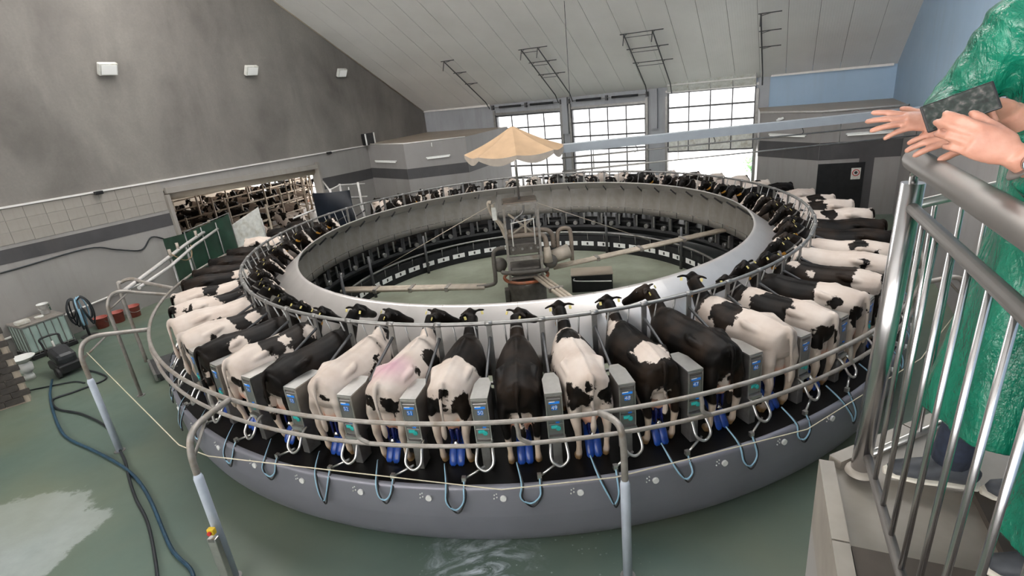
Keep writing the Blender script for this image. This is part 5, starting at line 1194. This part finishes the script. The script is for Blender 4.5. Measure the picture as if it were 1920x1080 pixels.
# ================================================================== HOLDING YARD BEHIND THE OPENING
yf = MB(); yf.box(NA(-24.9, 8, -0.05), (19.8, 36, 0.1), -TH); struct('yard_floor', yf, plain('brown_yard_slurry', (0.10, 0.082, 0.066), 0.5, 0, 0.3, 1.5))
yr = MB(); yr.box(NA(-24.9, 6.5, 4.9), (20, 25, 0.1), -TH); yr.box(NA(-34.4, 5.5, 2.4), (0.2, 24, 4.9), -TH); yr.box(NA(-24.9, -5.8, 2.4), (19, 0.2, 4.9), -TH); yo = struct('added_yard_shade', yr, M['ledge'])  # roof, end wall and side wall added to block sky light and dim the yard
FL = ['tan pipe fence nearest the wall opening in the cow yard', 'second tan pipe fence in the cow yard', 'third tan pipe fence in the cow yard', 'fourth tan pipe fence in the cow yard', 'farthest tan pipe fence in the cow yard']
for i, (n, a0, a1, zz) in enumerate(((-15.6, -0.6, 4.0, 1.5), (-18.4, -1.0, 9.0, 1.6), (-21.2, 0.0, 12.0, 1.6), (-24.2, 1.0, 15.0, 1.7), (-27.4, 3, 18, 1.8))):
    f = thing('yard_fence', FL[i], 'fence')
    for z in (0.5, 0.95, zz): MB().tube([NA(n, a0, z), NA(n - 0.2, a1, z)], 0.045, 6).build('fence_rail', M['wood_rail'], f)
    m_ = int((a1 - a0) / 1.9) + 1
    for j in range(m_ + 1): MB().tube([NA(n, a0 + (a1 - a0) * j / m_, 0), NA(n, a0 + (a1 - a0) * j / m_, zz + (0.8 if j % 2 else 0.1))], 0.055, 6).build('fence_post', M['wood_rail'], f)
for i, a in enumerate((8.2, 11.2, 14.2)):
    f = thing('yard_fence', 'tall pipe gate against the yard daylight, %s from the wall opening' % ('nearest', 'second', 'farthest')[i], 'fence', group='yard end gates')
    for z in (0.6, 1.2, 1.8, 2.4, 3.0): MB().tube([NA(-17.5 - i * 2.5, a, z), NA(-20 - i * 2.5, a + 1.0, z)], 0.03, 6).build('fence_rail', M['wood_rail'], f)
    for q in (0, 0.5, 1): MB().tube([NA(-17.5 - i * 2.5 - 2.5 * q, a + q, 0), NA(-17.5 - i * 2.5 - 2.5 * q, a + q, 3.2)], 0.04, 6).build('fence_post', M['wood_rail'], f)
yc_m = [cow_mat('cow_coat', 'w', ([], [(2.2, 0, 1.45, 0.4)], []), None, 0.5, f, 11.1 + i) for i, f in enumerate((0.3, 0.5, 0.7, 0.9))]
ry = random.Random(5)
YD = ['mostly white', 'patched black and white', 'mostly black', 'nearly all-black']
rowsy = [(-18.15, 4, 0.0, 4.4), (-20.95, 7, 0.6, 9.4), (-23.95, 9, 2.0, 13), (-27.1, 11, 3.8, 17), (-30.3, 10, 6, 19)]
for ri, (n, cnt, a0, a1) in enumerate(rowsy):
    for j in range(cnt):
        a = a0 + (a1 - a0) * (j + 0.5) / cnt + ry.uniform(-0.06, 0.06); m = ry.randrange(4); back = ry.random() < 0.4
        put_cow(3 + (j % 2), yc_m[m], NA(n + (2.2 if back else 0.0), a, 0), (PI if back else 0) - TH + ry.uniform(-0.08, 0.08), ry.uniform(0.86, 0.92),
                '%s cow in the yard, behind the %s pipe fence' % (YD[m], ('nearest', 'second', 'third', 'fourth', 'farthest')[ri]), 'cows waiting in the yard', details=False)
put_cow(4, yc_m[1], NA(-15.7, 6.1, 0), PI - TH + 0.1, 0.95, 'patched cow standing in daylight at the bright end of the wall opening', 'cows waiting in the yard', details=False)
put_cow(3, yc_m[3], pol(11.6, 139, 0), RZ_A - 1.9, 1.0, 'black cow walking up to the entry behind the black screen', 'cows waiting in the yard', details=False)
# far worker in the yard
bush = thing('bush', 'pale green leafy bush outside the raised glazed door', 'bush', NA(5.3, AB + 5.0, 0))
bmsh = MB(); rb = random.Random(9)
for i in range(420):
    d = V((rb.gauss(0, 1), rb.gauss(0, 1), rb.gauss(0, 1))).normalized() * rb.uniform(0.6, 1.0); p = V((d.x * 0.9, d.y * 0.8, 0.75 + d.z * 0.7)); s = 0.12
    x = V((rb.gauss(0, 1), rb.gauss(0, 1), rb.gauss(0, 1))).normalized(); y = x.orthogonal().normalized()
    bmsh.add([p + x * s, p + y * s * 0.5, p - x * s, p - y * s * 0.5 + V((0, 0, 0.02))], [(0, 1, 2, 3)])
tag(bmsh.build('foliage', plain('pale_green_leaf', (0.16, 0.34, 0.13), 0.6, 0, 0.2, 6), bush), kind='stuff')
MB().tube([(0, 0, -0.01), (0, 0, 0.8)], 0.06, 8).build('stem', M['brown_pipe'], bush)

# ================================================================== VISITOR GALLERY
ZG = 4.778
PB = V((0.867, -13.737, ZG)); RD = V((-0.42, -0.9075, 0)); BD = V((0.943, 0.333, 0)); IN = V((0.9075, -0.42, 0))
c0 = V((0.748, -13.651, ZG)); cA = c0 + RD * 6.0; cB_ = c0 + BD * 3.6
slab = MB()
poly = [c0, cB_, cB_ + V((4.5, -3.5, 0)), cA + IN * 6.5, cA]
prism_v = [p.copy() for p in poly]
slab.add([p - V((0, 0, 0.03)) for p in poly] + [p - V((0, 0, 0.34)) for p in poly], [(4, 3, 2, 1, 0), (5, 6, 7, 8, 9)] + [(i, (i + 1) % 5, 5 + (i + 1) % 5, 5 + i) for i in range(5)])
gal = struct('gallery_floor', slab, M['stone_edge'])
# tiles laid from the corner along the two edges
tl = 0.45
def quadslab(mb, a, b, c, d, t0, t1): 
    mb.add([p + V((0, 0, t0)) for p in (a, b, c, d)] + [p + V((0, 0, t1)) for p in (a, b, c, d)], [(3, 2, 1, 0), (4, 5, 6, 7), (0, 1, 5, 4), (1, 2, 6, 5), (2, 3, 7, 6), (3, 0, 4, 7)])
sA = -RD
for i in range(8):
    mb = MB(); a = c0 + RD * (i * tl + 0.004); b = c0 + RD * ((i + 1) * tl - 0.004)
    if i == 0: a = c0 + V((0, 0, 0))
    wv = IN * 0.055 + (BD * 0.02 if i == 0 else V((0, 0, 0)))
    quadslab(mb, a, a + IN * 0.055, b + IN * 0.055, b, -0.03, 0.012); mb.build('edge_stone', M['stone_edge'], gal)
for i in range(6):
    mb = MB(); a = c0 + BD * (i * tl + 0.06); b = c0 + BD * ((i + 1) * tl + 0.052); w = V((-0.333, 0.943, 0)) * -0.055
    quadslab(mb, b, b + w, a + w, a, -0.03, 0.012); mb.build('edge_stone', M['stone_edge'], gal)
for i in range(-4, 9):
    for j in range(8):
        o = c0 + RD * (i * tl) + IN * (0.06 + j * tl); cs_ = [o, o + IN * (tl - 0.008), o + IN * (tl - 0.008) + RD * (tl - 0.008), o + RD * (tl - 0.008)]
        nb_ = V((0.333, -0.943, 0))
        if min((p - c0).dot(nb_) for p in cs_) < 0.058: continue
        mb = MB(); quadslab(mb, cs_[3], cs_[2], cs_[1], cs_[0], -0.03, 0.0); mb.build('floor_tile', M['stone_tile'], gal)
pan = MB(); pq = [c0 - V((0, 0, 0.34)) - V((0, 0, 0)), cA - V((0, 0, 0.34))]
pan.add([c0 + V((0, 0, -0.34)), cA + V((0, 0, -0.34)), cA + V((0, 0, -4.77)), c0 + V((0, 0, -4.77)), cB_ + V((0, 0, -0.34)), cB_ + V((0, 0, -4.77))], [(3, 2, 1, 0), (0, 4, 5, 3)])
struct('wall_gallery', pan, M['wall_smooth'])
# ---- railing
gr = thing('gallery_railing', 'stainless balustrade with tubular handrail on the tiled gallery edge', 'railing')
ps = MB().tube([PB, PB + V((0.02, -0.016, 1.18))], 0.035, 24).build('main_post', M['rail_steel'], gr)
MB().lathe([(0.0, 0.024), (0.034, 0.024), (0.05, 0.016), (0.054, 0.0)], 24, c=PB).build('base_collar', M['stone_edge'], ps)
MB().tube([PB + V((0.02, -0.016, 1.18)), PB + V((0.018, -0.014, 1.26))], 0.013, 12).build('post_spigot', M['chrome'], ps)
HR = PB + V((0.017, -0.013, 1.254))
MB().tube([HR - RD * 0.035, HR - RD * 0.015, HR, HR + RD * 4.2], [0.022, 0.034, 0.036, 0.036], 18).build('handrail', M['handrail'], gr)
MR = PB + V((0.022, -0.018, 1.10)); MB().tube([MR, MR + RD * 4.2], 0.019, 14).build('mid_rail', M['handrail'], gr)
BR = PB + V((0.01, -0.008, 0.098)); MB().tube([BR, BR + RD * 4.2], 0.016, 12).build('bottom_rail', M['handrail'], gr)
for i in range(26):
    s = 0.175 + i * 0.14
    MB().tube([BR + RD * s, MR + RD * s], 0.0085, 10).build('baluster', M['rail_steel'], gr)
BP = PB + V((0.02, -0.016, 0))
for z, r in ((1.10, 0.017), (0.098, 0.014)):
    MB().tube([BP + V((0, 0, z)), BP + BD * 2.6 + V((0, 0, z))], r, 12).build('return_rail', M['stainless'], gr)
MB().tube([BP + BD * 0.02 + V((0, 0, 1.254)), BP + BD * 2.6 + V((0, 0, 1.254))], 0.034, 16).build('return_handrail', M['stainless'], gr) if False else None
for i in range(16):
    s = 0.13 + i * 0.15
    MB().tube([BP + BD * s + V((0, 0, 0.098)), BP + BD * s + V((0, 0, 1.10))], 0.0085, 10).build('baluster', M['rail_steel'], gr)
MB().tube([BP + BD * 2.6, BP + BD * 2.6 + V((0, 0, 1.2))], 0.03, 16).build('end_post', M['chrome'], gr)

# ================================================================== PEOPLE
def hand(mb, W, x, z, thumb_side, curl, spread, sc=1.0, thumb=(0.5, 0.5), bend_tip=1.0):
    """W wrist point, x towards the fingers, z out of the back of the hand, thumb_side +1/-1 along y = z x x"""
    x = V(x).normalized(); z = V(z); z = (z - x * z.dot(x)).normalized(); y = z.cross(x).normalized() * thumb_side
    W = V(W)
    mb.tube([W - x * 0.03 * sc, W, W + x * 0.03 * sc, W + x * 0.065 * sc, W + x * 0.092 * sc], [(0.026 * sc, 0.021 * sc), (0.028 * sc, 0.02 * sc), (0.037 * sc, 0.018 * sc), (0.042 * sc, 0.016 * sc), (0.039 * sc, 0.0135 * sc)], 16, up=tuple(z))
    ln_ = [(0.043, 0.026, 0.021), (0.047, 0.030, 0.022), (0.044, 0.028, 0.022), (0.035, 0.021, 0.019)]
    ys = [0.029, 0.0095, -0.0105, -0.029]; xs = [0.088, 0.094, 0.09, 0.08]; rr_ = [0.0098, 0.0098, 0.0095, 0.0085]
    for i in range(4):
        p = W + (x * xs[i] + y * ys[i] - z * 0.002) * sc; a = curl[i]; sp = spread * (1.5 - i) / 1.5
        dirx = (x * math.cos(sp) + y * math.sin(sp)).normalized()
        pts = [p - dirx * 0.02 * sc, p]; ang = 0
        for jn, (L, fct) in enumerate(zip(ln_[i], (0.75, 1.15, 0.7 * bend_tip))):
            ang += a * fct; d = dirx * math.cos(ang) - z * math.sin(ang); p = p + d * L * sc; pts.append(p)
        r0 = rr_[i] * sc; mb.tube(pts[:2] + [pts[1].lerp(pts[2], 0.5)] + [pts[2], pts[2].lerp(pts[3], 0.5), pts[3], pts[4] - (pts[4] - pts[3]) * 0.25, pts[4]], [r0 * 1.1, r0 * 1.12, r0 * 0.98, r0 * 1.05, r0 * 0.92, r0 * 0.95, r0 * 0.82, r0 * 0.45], 12)
    t0 = W + (x * 0.02 + y * 0.025 - z * 0.006) * sc
    out, tb = thumb
    d1 = (x * math.cos(out) + y * math.sin(out) - z * 0.25).normalized(); d2 = (d1 + x * tb * 0.5 - z * 0.2 * tb).normalized()
    t1 = t0 + d1 * 0.045 * sc; t2 = t1 + d2 * 0.033 * sc; t3 = t2 + (d2 + x * tb * 0.3).normalized() * 0.027 * sc
    mb.tube([t0 - d1 * 0.012 * sc, t0, t1, t1.lerp(t2, 0.5), t2, t2.lerp(t3, 0.7), t3], [0.014 * sc, 0.018 * sc, 0.0128 * sc, 0.0108 * sc, 0.0118 * sc, 0.0098 * sc, 0.005 * sc], 12)
def limb(mb, pts, rs, k=4):
    P = smoothpath(pts, k); n = len(P); R = []
    for i in range(n):
        f = i / (n - 1) * (len(rs) - 1); j = min(int(f), len(rs) - 2); R.append(rs[j] + (rs[j + 1] - rs[j]) * (f - j))
    mb.tube(P, R, 14)
def C(x, y, z): return V((CAM.x + x, CAM.y + y, CAM.z + z))
def person(label, feet, neck, hips, faced, arms, hands_fn, lean_head, coat_hem, floor=ZG, voxel=0.0045):
    """arms: list of (shoulder, elbow, wrist); all world points"""
    t = thing('person', label, 'person', (neck.x, neck.y, floor)); L = V((neck.x, neck.y, floor))
    body = MB(); q = lambda p: V(p) - L
    fx_ = V(faced).normalized(); sd = fx_.cross(V((0, 0, 1))).normalized()
    # torso, neck, head, legs
    body.tube([q(hips) - V((0, 0, 0.08)), q(hips) + V((0, 0, 0.1)), q(hips).lerp(q(neck), 0.5), q(hips).lerp(q(neck), 0.85), q(neck), q(neck) + V((0, 0, 0.10)) + fx_ * 0.02], [(0.15, 0.11), (0.165, 0.12), (0.15, 0.11), (0.175, 0.105), (0.07, 0.06), (0.055, 0.055)], 18, up=tuple(fx_))
    hc_ = q(neck) + V((0, 0, 0.21)) + fx_ * lean_head
    body.sphere(hc_, (0.085, 0.085, 0.115), 18); body.sphere(hc_ + fx_ * 0.035 - V((0, 0, 0.045)), (0.06, 0.06, 0.065), 14)
    body.tube([hc_ + fx_ * 0.085 + V((0, 0, 0.012)), hc_ + fx_ * 0.115 - V((0, 0, 0.03))], [0.009, 0.016], 8)
    body.tube([hc_ + fx_ * 0.085 - V((0, 0, 0.062)) - sd * 0.022, hc_ + fx_ * 0.096 - V((0, 0, 0.062)), hc_ + fx_ * 0.085 - V((0, 0, 0.062)) + sd * 0.022], 0.008, 8)
    for s in (-1, 1):
        body.sphere(hc_ + sd * 0.088 * s - V((0, 0, 0.01)), (0.02, 0.02, 0.032), 8)
        hip = q(hips) + sd * 0.09 * s; ft = q(feet[0 if s < 0 else 1])
        limb(body, [hip, (hip + ft) / 2 + V((0, 0, 0.03)) + fx_ * 0.03, ft + V((0, 0, 0.12)), ft + V((0, 0, 0.07)) + fx_ * 0.02], [0.085, 0.055, 0.038, 0.03])
    for sh, el, wr in arms: limb(body, [q(neck).lerp(q(sh), 0.6), q(sh), q(sh).lerp(q(el), 0.5), q(el), q(el).lerp(q(wr), 0.5), q(wr)], [0.06, 0.058, 0.048, 0.042, 0.036, 0.027])
    hands_fn(body, q)
    bm2 = remeshed(body, 'body', voxel, 3, 0.5); mobj('body', bm2, M['skin'], t)
    # hair
    hr = MB(); hr.sphere(hc_ - fx_ * 0.015 + V((0, 0, 0.03)), (0.098, 0.098, 0.105), 16); mobj('hair', remeshed(hr, 'hair', 0.012, 2), M['hair'], t)
    # trousers and shoes
    tr_ = MB()
    for s in (-1, 1):
        hip = q(hips) + sd * 0.09 * s; ft = q(feet[0 if s < 0 else 1]); limb(tr_, [hip, (hip + ft) / 2 + V((0, 0, 0.03)) + fx_ * 0.03, ft + V((0, 0, 0.11))], [0.105, 0.078, 0.062])
        sh = MB(); f0 = ft + V((0, 0, 0.045)); sh.tube([f0 - fx_ * 0.09, f0 - fx_ * 0.07 + V((0, 0, 0.01)), f0 + V((0, 0, 0.02)), f0 + fx_ * 0.10, f0 + fx_ * 0.17 - V((0, 0, 0.01)), f0 + fx_ * 0.19 - V((0, 0, 0.015))], [(0.025, 0.03), (0.04, 0.05), (0.045, 0.055), (0.05, 0.035), (0.038, 0.025), (0.015, 0.012)], 14, up=(0, 0, 1))
        so = sh.build('shoe', M['shoe'], t)
        sl = MB(); sl.tube([ft + V((0, 0, 0.014)) + fx_ * a for a in (-0.105, -0.09, 0.0, 0.1, 0.18, 0.205)], [(0.02, 0.013), (0.043, 0.013), (0.046, 0.013), (0.055, 0.013), (0.042, 0.013), (0.015, 0.013)], 14, up=(0, 0, 1)); sl.build('sole', M['sole'], so)
    tr_.build('trousers', M['trouser'], t)
    # coat : body with folds, sleeves, hood at the back of the neck
    ct = MB(); zt = q(neck).z; ns = 40; secs = 22; vs = []; fs = []
    top = q(neck); hp = q(hips)
    for j in range(secs + 1):
        f = j / secs
        zz = top.z - 0.01 - (top.z - 0.01 - coat_hem) * f
        g = min(1, (top.z - zz) / (top.z - hp.z)); cx = top.lerp(hp, g)
        w = 0.07 + (0.235 - 0.07) * min(1, f / 0.12) ** 0.6; dp = 0.075 + (0.165 - 0.075) * min(1, f / 0.14) ** 0.6
        fl = max(0, f - 0.35); w += 0.10 * fl; dp += 0.16 * fl
        for k in range(ns):
            th = 2 * PI * k / ns
            fold = 1 + 0.05 * min(1, f * 2) * math.sin(th * 7 + 2.2 * math.sin(f * 5)) + 0.10 * mnoise.noise(V((math.cos(th) * 1.6, math.sin(th) * 1.6, f * 3.0 + feet[0].x * 5)))
            vs.append(V((cx.x, cx.y, zz)) + sd * (math.cos(th) * w * fold) + fx_ * (math.sin(th) * dp * fold))
    for j in range(secs):
        for k in range(ns): l = (k + 1) % ns; fs.append((j * ns + k, (j + 1) * ns + k, (j + 1) * ns + l, j * ns + l))
    fs.append(tuple(range(ns))); fs.append(tuple(secs * ns + k for k in reversed(range(ns))))
    ct.add(vs, fs, True)
    for sh, el, wr in arms:
        s0, s1, s2 = q(sh), q(el), q(wr); s2b = s1.lerp(s2, 0.86)
        P = smoothpath([top.lerp(s0, 0.55), s0, s0.lerp(s1, 0.5), s1, s1.lerp(s2b, 0.5), s2b], 6); n = len(P)
        base_r = [0.10, 0.10, 0.085, 0.078, 0.068, 0.056]; R = []
        for i in range(n):
            f = i / (n - 1) * 5; j = min(int(f), 4); R.append((base_r[j] + (base_r[j + 1] - base_r[j]) * (f - j)) * (1 + 0.07 * math.sin(i * 2.1) + 0.05 * math.sin(i * 3.7)))
        ct.tube(P, R, 18)
    ct.sphere(top - fx_ * 0.10 + V((0, 0, 0.03)), (0.12, 0.12, 0.09), 14)
    mobj('raincoat', remeshed(ct, 'raincoat', 0.014, 2, 0.5), M['coat'], t)
    return t, q
# person leaning on the handrail behind
sB = C(1.56, 1.68, 0.03); eB = C(1.46, 1.77, -0.20); wB = C(1.30, 1.605, -0.215)
sB2 = C(1.86, 1.44, 0.02); eB2 = C(1.66, 1.40, -0.23); wB2 = C(1.36, 1.52, -0.245)
def handsB(mb, q):
    hand(mb, q(wB), V((-0.80, 0.30, 0.10)), V((-0.10, -0.55, 0.82)), -1, (0.12, 0.16, 0.2, 0.3), 0.30, 1.0, (0.95, 0.3))
    hand(mb, q(wB2), V((-0.86, 0.34, 0.0)), V((-0.05, -0.6, 0.8)), 1, (0.25, 0.3, 0.32, 0.4), 0.22, 1.0, (0.5, 0.4))
pB, qB = person('person in a green plastic raincoat leaning on the handrail with outstretched hands', (C(1.60, 1.66, -1.6), C(1.86, 1.50, -1.6)), C(1.69, 1.62, 0.12), C(1.715, 1.545, -0.60), (-0.9, 0.42, 0), [(sB, eB, wB), (sB2, eB2, wB2)], handsB, 0.05, 0.36)
# person holding a phone, mostly beyond the frame
sA_ = C(1.36, 0.88, -0.12); eA = C(1.33, 1.01, -0.41); wA = C(1.075, 1.125, -0.232)
sA2 = C(1.52, 1.20, -0.12); eA2 = C(1.44, 1.30, -0.36); wA2 = C(1.20, 1.285, -0.165)
def handsA(mb, q):
    hand(mb, q(wA), V((-0.62, 0.22, 0.32)), V((-0.45, -0.85, 0.12)), -1, (0.42, 0.55, 0.65, 0.75), 0.06, 0.93, (0.35, 0.9))
    hand(mb, q(wA2), V((-0.75, -0.1, 0.18)), V((0.35, 0.55, 0.75)), -1, (0.5, 0.7, 0.8, 0.9), 0.06, 0.93, (0.5, 0.8))
pA, qA = person('person in a green plastic raincoat holding up a phone with both hands', (C(1.48, 0.92, -1.6), C(1.60, 1.20, -1.6)), C(1.50, 1.05, -0.02), C(1.54, 1.04, -0.72), (-0.93, 0.35, 0), [(sA_, eA, wA), (sA2, eA2, wA2)], handsA, 0.04, 0.30)
# stockman far off at the wall opening
wp_ = NA(-15.2, 1.9, 0); wx = V((0.9, -0.3, 0)); wsd = wx.cross(V((0, 0, 1)))
warm = [(wp_ + wsd * 0.2 * s + V((0, 0, 1.42)), wp_ + wsd * 0.27 * s + V((0, 0, 1.14)), wp_ + wsd * 0.25 * s + wx * 0.12 + V((0, 0, 0.92))) for s in (-1, 1)]
def handsW(mb, q):
    for s, (a_, b_, c_) in zip((-1, 1), warm): hand(mb, q(c_), V((0.2, -0.05, -0.9)), wsd * s, s, (0.3, 0.35, 0.4, 0.45), 0.05, 1.0, (0.5, 0.5))
person('stockman in a green jacket standing among the yard rails at the wall opening', (wp_ - wsd * 0.1, wp_ + wsd * 0.1), wp_ + V((0, 0, 1.48)), wp_ + V((0, 0, 0.92)), wx, warm, handsW, 0.03, 0.75, 0.0, 0.012)
# watch on the near wrist
wd = (wA - eA).normalized(); wt = thing('wristwatch', 'black-dial steel wristwatch on the wrist of the person with the phone', 'watch', wA - wd * 0.03)
wz = V((-0.45, -0.85, 0.12)); wz = (wz - wd * wz.dot(wd)).normalized(); wy = wz.cross(wd)
Mw = Matrix((wd, wy, wz)).transposed()
MB().tube([Mw @ V((0, 0.036 * math.cos(2 * PI * i / 28), 0.031 * math.sin(2 * PI * i / 28))) for i in range(28)], [(0.010, 0.003)] * 28, 8, closed=True, up=tuple(wd)).build('strap', M['stainless_side'], wt)
cs2 = MB().tube([Mw @ V((0, 0, 0.028)), Mw @ V((0, 0, 0.041))], 0.021, 24).build('case', M['chrome'], wt)
MB().tube([Mw @ V((0, 0, 0.0405)), Mw @ V((0, 0, 0.0425))], 0.0175, 24).build('dial', M['black'], cs2)
for a in range(4): MB().box(Mw @ V((0.013 * math.cos(a * PI / 2), 0.013 * math.sin(a * PI / 2), 0.043)), (0.005, 0.002, 0.001), 0, Mw @ Matrix.Rotation(a * PI / 2, 3, 'Z')).build('hour_mark', M['number_white'], cs2)
for a, l_ in ((0.6, 0.010), (2.4, 0.014)): MB().box(Mw @ (V((math.cos(a), math.sin(a), 0)) * l_ * 0.5 + V((0, 0, 0.0435))), (l_, 0.0015, 0.001), 0, Mw @ Matrix.Rotation(a, 3, 'Z')).build('watch_hand', M['number_white'], cs2)
# phone
pc = C(1.035, 1.235, -0.138); px_ = (_r * 0.97 + _u * 0.2).normalized(); pzv = (CAM - pc).normalized(); pzv = (pzv + V((0, 0, 0.25))).normalized(); px_ = (px_ - pzv * px_.dot(pzv)).normalized(); py_ = pzv.cross(px_)
ph = thing('phone', 'dark smartphone held up in both hands with a live picture on its screen', 'phone', pc)
Mp = Matrix((px_, py_, pzv)).transposed()
MB().bbox((0, 0, 0), (0.132, 0.064, 0.009), 0.003, M=Mp).build('case', M['black'], ph)
def screen_mat():
    t = NT('phone_screen_picture'); g = t.coord('Generated'); nz = t.noise(9, g, 6).outputs[0]
    c = t.ramp(nz, [(0.35, (0.01, 0.014, 0.012)), (0.5, (0.03, 0.05, 0.04)), (0.62, (0.12, 0.12, 0.11)), (0.72, (0.3, 0.27, 0.24))])
    t.set(col=(0.01, 0.01, 0.01), rough=0.1); t.l(c, t.b.inputs['Emission Color']); t.b.inputs['Emission Strength'].default_value = 0.12; return t.m
MB().box(Mp @ V((0, 0, 0.005)), (0.121, 0.058, 0.001), 0, Mp).build('screen', screen_mat(), ph)
